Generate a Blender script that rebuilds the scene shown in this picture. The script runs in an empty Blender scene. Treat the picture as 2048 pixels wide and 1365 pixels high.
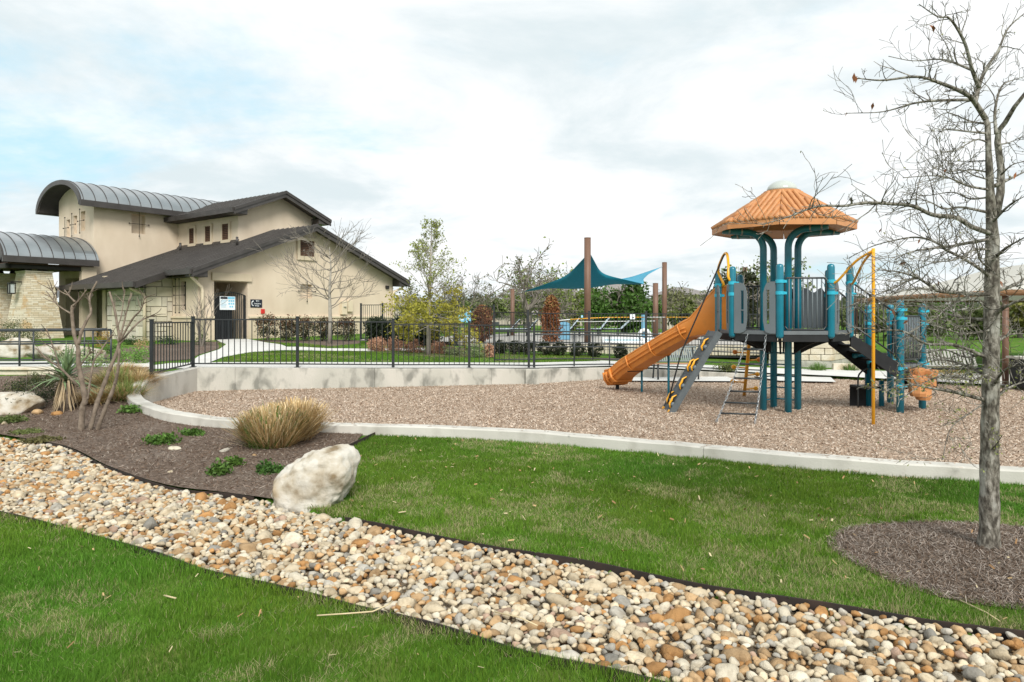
import bpy, bmesh, math, random
import numpy as np
from mathutils import Vector, Matrix
# ------------------------------------------------------------------ camera, sky, sun, exposure
F = 1422.0; CX = 1024.0; YH = 633.0; CH = 1.76        # focal length (px), principal column, horizon row, eye height
sc = bpy.context.scene
col = sc.collection
cam_d = bpy.data.cameras.new('camera'); cam = bpy.data.objects.new('camera', cam_d); col.objects.link(cam)
cam.location = (0, 0, CH); cam.rotation_euler = (math.radians(90), 0, 0)
cam_d.sensor_width = 36; cam_d.lens = F / 2048 * 36; cam_d.shift_y = -(682.5 - YH) / 2048
cam_d.clip_start = 0.05; cam_d.clip_end = 3000
sc.camera = cam
SUN_EL, SUN_AZ = math.radians(40), math.radians(168)   # azimuth clockwise from +Y
world = bpy.data.worlds.new('World'); sc.world = world; world.use_nodes = True
wt = world.node_tree; wt.nodes.clear()
def wn(t, **k):
    n = wt.nodes.new(t)
    for a, b in k.items(): setattr(n, a, b)
    return n
wo = wn('ShaderNodeOutputWorld'); bg = wn('ShaderNodeBackground'); bg.inputs[1].default_value = 0.10
sky = wn('ShaderNodeTexSky'); sky.sky_type = 'NISHITA'; sky.sun_disc = False
sky.sun_elevation = SUN_EL; sky.sun_rotation = SUN_AZ; sky.dust_density = 1.0; sky.ozone_density = 1.6
tc = wn('ShaderNodeTexCoord'); sep = wn('ShaderNodeSeparateXYZ'); wt.links.new(tc.outputs['Generated'], sep.inputs[0])
zc = wn('ShaderNodeMath', operation='MAXIMUM'); wt.links.new(sep.outputs[2], zc.inputs[0]); zc.inputs[1].default_value = 0.0
zd = wn('ShaderNodeMath', operation='ADD'); wt.links.new(zc.outputs[0], zd.inputs[0]); zd.inputs[1].default_value = 0.17
dx = wn('ShaderNodeMath', operation='DIVIDE'); wt.links.new(sep.outputs[0], dx.inputs[0]); wt.links.new(zd.outputs[0], dx.inputs[1])
dy = wn('ShaderNodeMath', operation='DIVIDE'); wt.links.new(sep.outputs[1], dy.inputs[0]); wt.links.new(zd.outputs[0], dy.inputs[1])
cmb = wn('ShaderNodeCombineXYZ'); wt.links.new(dx.outputs[0], cmb.inputs[0]); wt.links.new(dy.outputs[0], cmb.inputs[1])
def wnoise(scale, detail, rough, off, dist=0.3):
    mp = wn('ShaderNodeMapping'); mp.inputs['Location'].default_value = off
    wt.links.new(cmb.outputs[0], mp.inputs[0])
    n = wn('ShaderNodeTexNoise'); n.inputs['Scale'].default_value = scale; n.inputs['Detail'].default_value = detail
    n.inputs['Roughness'].default_value = rough; n.inputs['Distortion'].default_value = dist
    wt.links.new(mp.outputs[0], n.inputs['Vector']); return n
def wramp(src, a, b, ca, cb, interp='EASE'):
    r = wn('ShaderNodeValToRGB'); r.color_ramp.interpolation = interp
    r.color_ramp.elements[0].position = a; r.color_ramp.elements[0].color = ca
    r.color_ramp.elements[1].position = b; r.color_ramp.elements[1].color = cb
    wt.links.new(src, r.inputs[0]); return r
n1 = wnoise(0.55, 10, 0.60, (0.53, 33.5, 0.0), 0.25)      # where the cloud cover opens
n2 = wnoise(1.15, 10, 0.60, (43.55, 0.37, 3.0), 0.35)      # grey undersides
cover = wramp(n1.outputs['Fac'], 0.27, 0.44, (0, 0, 0, 1), (1, 1, 1, 1))
shade = wramp(n2.outputs['Fac'], 0.33, 0.60, (3.85, 4.33, 4.5, 1), (5.35, 5.45, 5.48, 1))
lite = wn('ShaderNodeMix', data_type='RGBA'); lite.inputs[0].default_value = 0.85   # thin high haze in the gaps
lite.inputs[7].default_value = (2.75, 4.35, 5.0, 1); wt.links.new(sky.outputs[0], lite.inputs[6])
mx = wn('ShaderNodeMix', data_type='RGBA'); wt.links.new(cover.outputs[0], mx.inputs[0])
wt.links.new(lite.outputs[2], mx.inputs[6]); wt.links.new(shade.outputs[0], mx.inputs[7])
wt.links.new(mx.outputs[2], bg.inputs[0]); wt.links.new(bg.outputs[0], wo.inputs[0])
sun_d = bpy.data.lights.new('sun', 'SUN'); sun = bpy.data.objects.new('sun', sun_d); col.objects.link(sun)
sun_d.energy = 2.0; sun_d.angle = math.radians(24); sun_d.color = (1.0, 0.965, 0.90)
_sd = Vector((math.sin(SUN_AZ) * math.cos(SUN_EL), math.cos(SUN_AZ) * math.cos(SUN_EL), math.sin(SUN_EL)))
sun.rotation_euler = _sd.to_track_quat('Z', 'Y').to_euler(); sun.location = (0, 0, 30)
vs = sc.view_settings; vs.view_transform = 'Standard'; vs.look = 'None'; vs.gamma = 1.0; vs.exposure = 1.0
vs.use_curve_mapping = False
try: sc.cycles.max_bounces = 6; sc.cycles.transparent_max_bounces = 6
except Exception: pass

# ------------------------------------------------------------------ helpers
rng = random.Random(7); nr = np.random.default_rng(11)
def W(px, py, D): return Vector(((px - CX) / F * D, D, CH + (YH - py) / F * D))       # pixel + depth -> point
def PG(px, py, z=0.0):                                                               # pixel on the level z -> point
    D = F * (CH - z) / (py - YH); return Vector(((px - CX) / F * D, D, z))
def lerp(a, b, t): return a + (b - a) * t
class MB:
    def __init__(s, T=None): s.v = []; s.f = []; s.T = T
    def add(s, vs, fs):
        o = len(s.v)
        s.v += [tuple(s.T(p)) if s.T else tuple(p) for p in vs]
        s.f += [tuple(o + i for i in f) for f in fs]
    def box(s, c, size, R=None):
        hx, hy, hz = size[0] / 2, size[1] / 2, size[2] / 2; c = Vector(c)
        P = [Vector((x, y, z)) for z in (-hz, hz) for x, y in ((-hx, -hy), (hx, -hy), (hx, hy), (-hx, hy))]
        P = [c + (R @ p if R else p) for p in P]
        s.add(P, [(3, 2, 1, 0), (4, 5, 6, 7), (0, 1, 5, 4), (1, 2, 6, 5), (2, 3, 7, 6), (3, 0, 4, 7)]); return s
    def bx(s, x0, x1, y0, y1, z0, z1): return s.box(((x0+x1)/2, (y0+y1)/2, (z0+z1)/2), (abs(x1-x0), abs(y1-y0), abs(z1-z0)))
    def bar(s, a, b, w, h):                                  # square bar from a to b
        a, b = Vector(a), Vector(b); d = b - a; L = d.length; d.normalize()
        up = Vector((0, 0, 1)) if abs(d.z) < 0.95 else Vector((0, 1, 0))
        x = d.cross(up).normalized(); y = x.cross(d)
        R = Matrix((x, d, y)).transposed(); return s.box((a + b) / 2, (w, L, h), R)
    def tube(s, pts, r, n=8, caps=True):
        pts = [Vector(p) for p in pts]; m = len(pts)
        if not hasattr(r, '__len__'): r = [r] * m
        t0 = (pts[1] - pts[0]).normalized()
        u = t0.orthogonal().normalized(); vs = []; fs = []
        for i in range(m):
            t = (pts[min(i+1, m-1)] - pts[max(i-1, 0)])
            t = t.normalized() if t.length > 1e-9 else t0
            u = (u - t * u.dot(t)); u = u.normalized() if u.length > 1e-6 else t.orthogonal().normalized()
            w = t.cross(u)
            for k in range(n):
                a = 2 * math.pi * k / n; vs.append(pts[i] + (u * math.cos(a) + w * math.sin(a)) * r[i])
        for i in range(m - 1):
            for k in range(n):
                k2 = (k + 1) % n; fs.append((i*n + k, i*n + k2, (i+1)*n + k2, (i+1)*n + k))
        if caps: fs.append(tuple(range(n - 1, -1, -1))); fs.append(tuple((m-1)*n + k for k in range(n)))
        s.add(vs, fs); return s
    def lathe(s, c, prof, n=16):                             # prof: (radius, height)
        c = Vector(c); vs = []; fs = []
        for r, h in prof:
            for k in range(n):
                a = 2 * math.pi * k / n; vs.append(c + Vector((r * math.cos(a), r * math.sin(a), h)))
        for i in range(len(prof) - 1):
            for k in range(n):
                k2 = (k + 1) % n; fs.append((i*n + k, i*n + k2, (i+1)*n + k2, (i+1)*n + k))
        fs.append(tuple(range(n - 1, -1, -1))); fs.append(tuple((len(prof)-1)*n + k for k in range(n)))
        s.add(vs, fs); return s
    def prism(s, poly, vec):                                 # polygon (3-D points) pushed along vec
        poly = [Vector(p) for p in poly]; vec = Vector(vec); n = len(poly)
        s.add(poly + [p + vec for p in poly], [tuple(range(n - 1, -1, -1)), tuple(range(n, 2*n))] + [(i, (i+1) % n, n + (i+1) % n, n + i) for i in range(n)]); return s
    def quad(s, a, b, c, d): s.add([a, b, c, d], [(0, 1, 2, 3)]); return s
    def torus(s, c, R, r, ax1, ax2, n=24, m=8):
        c = Vector(c); ax1 = Vector(ax1); ax2 = Vector(ax2)
        pts = [c + (ax1 * math.cos(2*math.pi*k/n) + ax2 * math.sin(2*math.pi*k/n)) * R for k in range(n + 1)]
        return s.tube(pts, r, m, False)
    def mesh(s, name, mat=None, smooth=False, fix=True):
        me = bpy.data.meshes.new(name); me.from_pydata(s.v, [], s.f)
        if fix:
            b = bmesh.new(); b.from_mesh(me); bmesh.ops.recalc_face_normals(b, faces=b.faces); b.to_mesh(me); b.free()
        if mat: me.materials.append(mat)
        if smooth: me.polygons.foreach_set('use_smooth', [True] * len(me.polygons))
        return me
    def build(s, name, mat, parent=None, smooth=False, bevel=0, kind=None, fix=True):
        o = link(name, s.mesh(name, mat, smooth, fix), parent)
        if bevel:
            m = o.modifiers.new('bevel', 'BEVEL'); m.width = bevel; m.segments = 2; m.limit_method = 'ANGLE'
        if kind: o['kind'] = kind
        return o
def link(name, me, parent=None, loc=None):
    o = bpy.data.objects.new(name, me); col.objects.link(o)
    if loc is not None: o.location = loc
    if parent is not None:
        o.parent = parent
        if parent.type == 'EMPTY' and parent.parent is None: o.matrix_parent_inverse = Matrix.Translation(-parent.location)
        elif parent.get('abs_loc') is not None: o.matrix_parent_inverse = Matrix.Translation(-Vector(parent['abs_loc']))
    if loc is not None: o['abs_loc'] = list(loc)
    return o
def tag(o, label=None, cat=None, group=None, kind=None):
    if label: o['label'] = label
    if cat: o['category'] = cat
    if group: o['group'] = group
    if kind: o['kind'] = kind
    return o
def thing(name, loc, label, cat, group=None):
    o = bpy.data.objects.new(name, None); col.objects.link(o); o.location = loc; o.empty_display_size = 0.2
    return tag(o, label, cat, group)
def np_mesh(name, V, Fc, mat, cols=None, smooth=False):
    me = bpy.data.meshes.new(name); V = np.asarray(V, np.float32); Fc = np.asarray(Fc, np.int32); k = Fc.shape[1]
    me.vertices.add(len(V)); me.vertices.foreach_set('co', V.ravel())
    me.loops.add(Fc.size); me.loops.foreach_set('vertex_index', Fc.ravel())
    me.polygons.add(len(Fc)); me.polygons.foreach_set('loop_start', np.arange(0, Fc.size, k, dtype=np.int32))
    if smooth: me.polygons.foreach_set('use_smooth', np.ones(len(Fc), bool))
    me.update(calc_edges=True)
    if cols is not None:
        ca = me.color_attributes.new('col', 'FLOAT_COLOR', 'POINT')
        ca.data.foreach_set('color', np.concatenate([np.asarray(cols, np.float32), np.ones((len(V), 1), np.float32)], 1).ravel())
    if mat: me.materials.append(mat)
    return me
# value noise in numpy, for patches of colour and for terrain
_P = nr.random((256, 256))
def vnoise(x, y, s=1.0, o=0):
    x = np.asarray(x) * s + 37.3 + o * 17.1; y = np.asarray(y) * s + 91.7 + o * 5.3
    xi = np.floor(x).astype(int); yi = np.floor(y).astype(int); fx = x - xi; fy = y - yi
    fx = fx*fx*(3-2*fx); fy = fy*fy*(3-2*fy); g = lambda a, b: _P[a % 256, b % 256]
    return (g(xi, yi)*(1-fx) + g(xi+1, yi)*fx)*(1-fy) + (g(xi, yi+1)*(1-fx) + g(xi+1, yi+1)*fx)*fy
def fbm(x, y, s=1.0, o=0): return 0.55*vnoise(x, y, s, o) + 0.3*vnoise(x, y, s*2.1, o+1) + 0.15*vnoise(x, y, s*4.3, o+2)

# ------------------------------------------------------------------ materials
def lin(r, g, b): return tuple(((c/255+0.055)/1.055)**2.4 if c > 10 else c/255/12.92 for c in (r, g, b))
def mat(name, cols, scale=3.0, rough=0.8, metal=0.0, bump=0.0, bscale=40.0, detail=5, lo=0.3, hi=0.7, spec=0.3, src=None, stretch=(1, 1, 1), bstretch=None, transl=0.0, coat=0.0, extra=None, dist=0.0):
    m = bpy.data.materials.new(name); m.use_nodes = True; t = m.node_tree; b = t.nodes['Principled BSDF']
    b.inputs['Roughness'].default_value = rough; b.inputs['Metallic'].default_value = metal
    b.inputs['Specular IOR Level'].default_value = spec; b.inputs['Coat Weight'].default_value = coat
    g = t.nodes.new('ShaderNodeNewGeometry')
    def noise(sc_, det, st):
        mp = t.nodes.new('ShaderNodeMapping'); mp.inputs['Scale'].default_value = st
        t.links.new(g.outputs['Position'], mp.inputs[0]); n = t.nodes.new('ShaderNodeTexNoise')
        n.inputs['Scale'].default_value = sc_; n.inputs['Detail'].default_value = det; n.inputs['Distortion'].default_value = dist
        t.links.new(mp.outputs[0], n.inputs['Vector']); return n
    out = None
    if cols:
        if not hasattr(cols[0], '__len__'): cols = [cols]
        if len(cols) == 1: cols = [tuple(c * 0.9 for c in cols[0]), tuple(min(1, c * 1.1) for c in cols[0])]
        n = noise(scale, detail, stretch); r = t.nodes.new('ShaderNodeValToRGB'); e = r.color_ramp.elements
        while len(e) < len(cols): e.new(0.5)
        for i, c in enumerate(cols): e[i].position = lo + (hi - lo) * i / (len(cols) - 1); e[i].color = (*c, 1)
        t.links.new(n.outputs['Fac'], r.inputs[0]); out = r.outputs[0]
    if extra:                                                # a second, larger layer of wear: (colour, scale, lo, hi, amount)
        ec, es, el, eh, ea = extra; n = noise(es, 4, stretch); r = t.nodes.new('ShaderNodeValToRGB')
        r.color_ramp.elements[0].position = el; r.color_ramp.elements[0].color = (0, 0, 0, 1)
        r.color_ramp.elements[1].position = eh; r.color_ramp.elements[1].color = (ea, ea, ea, 1)
        t.links.new(n.outputs['Fac'], r.inputs[0]); mxx = t.nodes.new('ShaderNodeMix'); mxx.data_type = 'RGBA'
        t.links.new(r.outputs[0], mxx.inputs[0]); t.links.new(out, mxx.inputs[6]); mxx.inputs[7].default_value = (*ec, 1); out = mxx.outputs[2]
    if src:
        a = t.nodes.new('ShaderNodeAttribute' if src == 'col' else 'ShaderNodeObjectInfo')
        if src == 'col': a.attribute_name = 'col'
        so = a.outputs['Color']
        if out:
            mm = t.nodes.new('ShaderNodeMix'); mm.data_type = 'RGBA'; mm.blend_type = 'MULTIPLY'; mm.inputs[0].default_value = 1
            t.links.new(so, mm.inputs[6]); t.links.new(out, mm.inputs[7]); out = mm.outputs[2]
        else: out = so
    t.links.new(out, b.inputs['Base Color'])
    if bump:
        n = noise(bscale, 6, bstretch or stretch); bp = t.nodes.new('ShaderNodeBump'); bp.inputs['Strength'].default_value = bump
        bp.inputs['Distance'].default_value = 0.02; t.links.new(n.outputs['Fac'], bp.inputs['Height']); t.links.new(bp.outputs[0], b.inputs['Normal'])
    if transl:
        tr = t.nodes.new('ShaderNodeBsdfTranslucent'); t.links.new(out, tr.inputs[0]); ms = t.nodes.new('ShaderNodeMixShader')
        ms.inputs[0].default_value = transl; t.links.new(b.outputs[0], ms.inputs[1]); t.links.new(tr.outputs[0], ms.inputs[2])
        t.links.new(ms.outputs[0], t.nodes['Material Output'].inputs[0])
    return m
K = {}
K['stucco'] = mat('stucco', [(.58,.48,.365), (.65,.55,.43)], 1.3, .9, bump=.25, bscale=60, extra=((.45,.37,.27), .9, .5, .78, .5), stretch=(1, 1, .5))
K['trim'] = mat('trim_stucco', [(.52,.435,.315), (.58,.49,.365)], 2, .9, bump=.2, bscale=60)
K['cream'] = mat('cream_paint', [(.60,.51,.37), (.64,.55,.41)], 3, .55)
K['bronze'] = mat('bronze_metal', [(.050,.044,.041), (.078,.070,.066)], 2, .40, .35, spec=.5)
K['barrel'] = mat('barrel_metal', [(.27,.295,.305), (.36,.385,.395)], 1.2, .30, .65, spec=.5)
K['seam'] = mat('seam_metal', [(.10,.092,.086), (.13,.12,.112)], 2, .35, .4, spec=.5)
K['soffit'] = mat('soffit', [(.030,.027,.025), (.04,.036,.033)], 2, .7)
K['louver'] = mat('louver_wood', [(.085,.045,.028), (.13,.072,.045)], 8, .7)
K['iron'] = mat('wrought_iron', [(.022,.02,.019)], 8, .6, .3)
K['black'] = mat('black_powder_coat', [(.012,.015,.017), (.020,.024,.027)], 4, .42, spec=.5)
K['rail'] = mat('rail_paint', [(.016,.020,.022), (.030,.036,.038)], 4, .38, spec=.5)
K['darkglass'] = mat('dark_glass', [(.012,.014,.016)], 2, .08, spec=.6)
K['limestone'] = mat('limestone', [(.50,.44,.33), (.60,.54,.43), (.66,.61,.51)], 2.4, .92, bump=.6, bscale=18, extra=((.44,.29,.13), 1.9, .56, .72, .55))
K['mortar'] = mat('mortar', [(.24,.22,.18), (.30,.27,.23)], 4, .95)
K['ashlar'] = mat('ashlar', [(.50,.47,.38), (.60,.57,.48)], 3.0, .92, bump=.5, bscale=22, src='obj')
K['concrete'] = mat('concrete', [(.47,.455,.41), (.57,.55,.50)], 1.6, .9, bump=.15, bscale=50, extra=((.27,.25,.21), 2.2, .5, .72, .6))
K['walk'] = mat('walk_concrete', [(.55,.54,.51), (.63,.62,.59)], 1.0, .9, bump=.1, bscale=60)
K['wallconc'] = mat('stained_concrete', [(.50,.48,.43), (.44,.43,.38), (.36,.35,.31)], 1.3, .92, bump=.25, bscale=25, lo=.35, hi=.72, detail=8, extra=((.16,.16,.14), 3.4, .50, .68, .8), stretch=(1, 1, .6), dist=.25)
K['mulch'] = mat('wood_chip_ground', [(.21,.14,.095), (.38,.285,.21), (.52,.42,.33)], 34, .95, bump=.9, bscale=60, detail=8)
K['chip'] = mat('wood_chip', None, src='col', rough=.9, spec=.1)
K['bark'] = mat('bark_mulch_ground', [(.06,.04,.029), (.135,.095,.07), (.22,.17,.13)], 30, .95, bump=1.0, bscale=70, detail=8, extra=((.20,.16,.13), .9, .5, .72, .6))
K['grass'] = mat('lawn', [(.05,.125,.010), (.075,.17,.016), (.16,.19,.05)], 2.2, .95, bump=.8, bscale=90, detail=9, spec=.1)
K['blade'] = mat('grass_blade', None, src='col', rough=.6, spec=.2, transl=.3)
K['leaf'] = mat('leaf', None, src='col', rough=.55, spec=.25, transl=.3)
K['needle'] = mat('dry_foliage', None, src='col', rough=.8, spec=.1, transl=.15)
K['soil'] = mat('creek_soil', [(.20,.155,.105), (.33,.27,.19)], 12, .95, bump=.8, bscale=50)
K['stone_o'] = mat('river_stone', [(.62,.58,.52), (.98,.97,.94), (1.12,1.12,1.1)], 14, .8, bump=.6, bscale=40, src='obj', extra=((.50,.42,.30), 7, .55, .8, .5))
K['stone_c'] = mat('river_stone_bed', [(.62,.58,.52), (.98,.97,.94), (1.12,1.12,1.1)], 14, .8, bump=.6, bscale=40, src='col', extra=((.50,.42,.30), 7, .55, .8, .5))
K['boulder'] = mat('boulder_limestone', [(.20,.15,.09), (.43,.385,.31), (.55,.52,.46)], 5.5, .95, bump=.9, bscale=14, detail=9, lo=.30, hi=.60, extra=((.34,.24,.13), 3.4, .55, .70, .6))
K['steel'] = mat('rusty_edging', [(.022,.021,.020), (.055,.038,.030)], 6, .8, .2)
K['bark_a'] = mat('oak_bark', [(.06,.052,.042), (.16,.145,.12), (.30,.28,.245)], 34, .95, bump=1.0, bscale=38, detail=6, lo=.38, hi=.64, stretch=(1, 1, .45), extra=((.40,.39,.35), 9, .56, .66, .7))
K['bark_b'] = mat('smooth_bark', [(.13,.10,.075), (.25,.20,.155)], 12, .9, bump=.5, bscale=30)
K['bark_c'] = mat('pale_bark', [(.26,.235,.20), (.38,.35,.30)], 9, .9, bump=.4, bscale=40)
K['bark_d'] = mat('grey_bark', [(.15,.13,.11), (.25,.225,.19)], 3, .95)
K['teal'] = mat('teal_paint', [(.003,.140,.205), (.006,.175,.25)], 5, .34, spec=.5, coat=.2)
K['clamp'] = mat('clamp_paint', [(.02,.36,.50), (.025,.40,.55)], 3, .35, spec=.5)
K['orange'] = mat('orange_plastic', [(.60,.205,.032), (.70,.26,.05)], 2.5, .45, spec=.4, bump=.06, bscale=30, extra=((.44,.16,.035), 5, .52, .74, .6))
K['climb'] = mat('climber_plastic', [(.075,.088,.095), (.10,.115,.122)], 9, .6, bump=.3, bscale=60)
K['roof_o'] = mat('roof_plastic', [(.46,.20,.075), (.55,.26,.105)], 2.4, .5, spec=.35, extra=((.36,.15,.06), 4.5, .5, .76, .6))
K['yellow'] = mat('yellow_paint', [(.78,.36,.012), (.84,.40,.02)], 3, .32, spec=.5)
K['panel'] = mat('grey_panel', [(.125,.15,.165), (.145,.17,.185)], 3, .5)
K['deck'] = mat('deck_coating', [(.010,.011,.012), (.018,.019,.021)], 6, .6)
K['deckrim'] = mat('deck_rim', [(.13,.145,.155)], 6, .5)
K['galv'] = mat('galvanised', [(.30,.32,.33), (.38,.40,.41)], 9, .4, .7)
K['dome'] = mat('dome_plastic', [(.42,.45,.42)], 3, .15, spec=.5)
K['sail_t'] = mat('teal_fabric', [(.006,.19,.265), (.009,.215,.295)], 6, .8, transl=.25)
K['sail_b'] = mat('blue_fabric', [(.10,.40,.56), (.13,.44,.60)], 6, .8, transl=.3)
K['canopy'] = mat('beige_fabric', [(.58,.555,.50), (.62,.60,.55)], 1, .85, transl=.2)
K['brown'] = mat('brown_paint', [(.145,.082,.055), (.175,.10,.068)], 2, .5)
K['valance'] = mat('brown_edging', [(.24,.13,.065), (.29,.165,.085)], 4, .7)
K['water'] = mat('pool_water', [(.08,.34,.44), (.14,.44,.54)], 4, .35, spec=.25, bump=.2, bscale=9)
K['white'] = mat('white_paint', [(.74,.75,.75)], 4, .45)
K['lounge'] = mat('pale_sling', [(.50,.60,.66), (.56,.66,.71)], 4, .7)
K['bluebox'] = mat('light_blue_plastic', [(.16,.36,.50)], 4, .5)
K['signblue'] = mat('sign_light_blue', [(.20,.50,.68)], 4, .4)
K['signwhite'] = mat('sign_white', [(.74,.78,.80)], 4, .4)
K['signdark'] = mat('sign_dark', [(.016,.020,.032)], 4, .4)
K['red'] = mat('red_plastic', [(.55,.03,.025)], 4, .4)
K['farwall'] = mat('far_wall', [(.48,.43,.36)], 1, .9)
K['farroof'] = mat('far_roof', [(.20,.185,.175), (.26,.24,.225)], 2, .9)
K['fardark'] = mat('far_window', [(.06,.07,.08)], 1, .3)
K['hill'] = mat('wooded_hill', [(.035,.05,.03), (.07,.085,.05)], .12, .95)
K['pdeck'] = mat('pool_deck_concrete', [(.36,.345,.31), (.42,.40,.37)], 1.0, .9)
K['rope'] = mat('black_rope', [(.02,.02,.02)], 20, .9)
K['far_grass'] = mat('far_grass', [(.07,.13,.022), (.10,.17,.035)], .6, .95)
def ledge_mat():                                           # thin courses of rough ledgestone, too small to pick apart
    m = bpy.data.materials.new('ledgestone'); m.use_nodes = True; t = m.node_tree; b = t.nodes['Principled BSDF']; b.inputs['Roughness'].default_value = .95
    g = t.nodes.new('ShaderNodeNewGeometry'); sp = t.nodes.new('ShaderNodeSeparateXYZ'); t.links.new(g.outputs['Position'], sp.inputs[0])
    ad = t.nodes.new('ShaderNodeMath'); ad.operation = 'ADD'; t.links.new(sp.outputs[0], ad.inputs[0]); t.links.new(sp.outputs[1], ad.inputs[1])
    cb = t.nodes.new('ShaderNodeCombineXYZ'); t.links.new(ad.outputs[0], cb.inputs[0]); t.links.new(sp.outputs[2], cb.inputs[1])
    br = t.nodes.new('ShaderNodeTexBrick'); br.inputs['Scale'].default_value = 1.0; br.inputs['Brick Width'].default_value = .42; br.inputs['Row Height'].default_value = .085
    br.inputs['Mortar Size'].default_value = .006; br.inputs['Mortar Smooth'].default_value = .6; br.inputs['Bias'].default_value = -.15; br.offset = .37; br.squash = .7; br.squash_frequency = 3
    br.inputs['Color1'].default_value = (.66,.60,.47,1); br.inputs['Color2'].default_value = (.46,.36,.22,1); br.inputs['Mortar'].default_value = (.26,.21,.15,1)
    t.links.new(cb.outputs[0], br.inputs['Vector'])
    n = t.nodes.new('ShaderNodeTexNoise'); n.inputs['Scale'].default_value = 2.2; n.inputs['Detail'].default_value = 6; t.links.new(g.outputs['Position'], n.inputs['Vector'])
    r = t.nodes.new('ShaderNodeValToRGB'); r.color_ramp.elements[0].position = .56; r.color_ramp.elements[0].color = (0,0,0,1); r.color_ramp.elements[1].position = .68; r.color_ramp.elements[1].color = (.6,.6,.6,1)
    t.links.new(n.outputs['Fac'], r.inputs[0]); mxn = t.nodes.new('ShaderNodeMix'); mxn.data_type = 'RGBA'; t.links.new(r.outputs[0], mxn.inputs[0])
    t.links.new(br.outputs['Color'], mxn.inputs[6]); mxn.inputs[7].default_value = (.50,.30,.11,1); t.links.new(mxn.outputs[2], b.inputs['Base Color'])
    bp = t.nodes.new('ShaderNodeBump'); bp.inputs['Strength'].default_value = .9; bp.inputs['Distance'].default_value = .04
    t.links.new(br.outputs['Color'], bp.inputs['Height']); t.links.new(bp.outputs[0], b.inputs['Normal']); return m
K['ledge'] = ledge_mat()
# ------------------------------------------------------------------ terrain
def sstep(a, b, x): t = np.clip((np.asarray(x, float) - a) / (b - a), 0, 1); return t*t*(3-2*t)
TX = [-40, -9, -7.5, -5.2, .53, 2.76, 5.5, 8.8, 40]; TZ = [.46, .50, .55, .51, .385, .32, .16, .04, .04]
def H0(x, y):
    x = np.asarray(x, float); y = np.asarray(y, float)
    back = np.interp(x, TX, TZ) + 0.014 * np.clip(y - 17.5, -1, 25)
    w = sstep(10.6, 16.3, y)
    h = -0.09 * (1 - w) + back * w
    d = np.hypot((x - 3.72) / 1.2, (y - 5.4) / 1.0)                     # low mound under the tree
    return h + 0.05 * (1 - sstep(0.2, 1.1, d))
def PH(px, py, off=0.0):
    Ds = np.arange(2.0, 60, .01); X = (px-CX)/F*Ds; Z = CH + (YH-py)/F*Ds; k = int(np.argmax(Z <= H0(X, Ds) + off))
    return Vector((X[k], Ds[k], float(H0(X[k], Ds[k])) + off))
def smooth(pts, n=6):                                                  # Catmull-Rom through the points
    P = [np.array(p, float) for p in pts]; P = [2*P[0]-P[1]] + P + [2*P[-1]-P[-2]]; out = []
    for i in range(1, len(P) - 2):
        for k in range(n):
            t = k / n; a, b, c, d = P[i-1], P[i], P[i+1], P[i+2]
            out.append(0.5*((2*b) + (-a+c)*t + (2*a-5*b+4*c-d)*t*t + (-a+3*b-3*c+d)*t**3))
    out.append(P[-2]); return out
def inpoly(x, y, poly):
    x = np.asarray(x); y = np.asarray(y); c = np.zeros(x.shape, bool); n = len(poly)
    for i in range(n):
        x1, y1 = poly[i][:2]; x2, y2 = poly[(i+1) % n][:2]
        if y1 == y2: continue
        c ^= ((y1 > y) != (y2 > y)) & (x < (x2 - x1) * (y - y1) / (y2 - y1) + x1)
    return c
# the concrete line round the playground: x, y, top
wall_pts = [(8.8, 20.0, .045), (5.5, 20.6, .165), (2.76, 20.0, .325), (.53, 18.55, .39), (-1.1, 18.15, .43), (-2.98, 17.7, .46), (-5.22, 17.15, .515), (-7.5, 16.65, .56)]
end_pts = [(-7.5, 16.65, .56), (-7.5, 15.6, .53), (-7.46, 14.7, .50), (-7.38, 14.0, .42), (-6.95, 13.1, .29), (-6.15, 12.3, .19), (-5.45, 11.85, .14), (-4.6, 11.55, .10), (-3.1, 11.27, .075), (-2.1, 11.1, .07), (-.18, 10.7, .07), (1.88, 9.67, .07), (3.77, 8.62, .07), (5.35, 8.0, .07), (8.0, 7.2, .07), (12, 6.5, .07), (16, 6.2, .07)]
curb = smooth(end_pts, 6)
wline = [np.array(p, float) for p in wall_pts]
play_poly = [(p[0], p[1]) for p in wline] + [(p[0], p[1]) for p in curb] + [(16, 13), (14, 15.3), (12, 17.6)]
# dry creek outlines, read off the lawn level
far_line = smooth([PG(px, py, -.09)[:2] for px, py in [(-420, 822), (-200, 846), (0, 872), (130, 894), (215, 934), (330, 972), (450, 988), (560, 1004), (640, 1026), (760, 1051), (1000, 1096), (1220, 1134), (1500, 1187), (1800, 1232), (2048, 1268), (2500, 1340)]], 4)
near_line = smooth([PG(px, py, -.09)[:2] for px, py in [(-420, 950), (-200, 985), (0, 1027), (150, 1062), (320, 1112), (430, 1146), (640, 1196), (800, 1234), (1000, 1291), (1200, 1340), (1400, 1385), (1750, 1470), (2300, 1610)]], 4)
creek_poly = [tuple(p) for p in far_line] + [tuple(p) for p in near_line[::-1]]
bed_poly = [(p[0], p[1]) for p in curb[12:54]]
_i = min(range(len(bed_poly)), key=lambda i: abs(bed_poly[i][0] + 2.05)); bed_poly = bed_poly[:_i+1]
bed_poly = [(-14.5, 14.6), (-10.2, 15.6), (-7.6, 15.8)] + [(-7.5, 15.0)] + bed_poly + [tuple(PG(700, 897, -.09)[:2]), tuple(PG(640, 1000, -.09)[:2])] + [tuple(p) for p in far_line if p[0] < -1.95][::-1]
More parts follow.
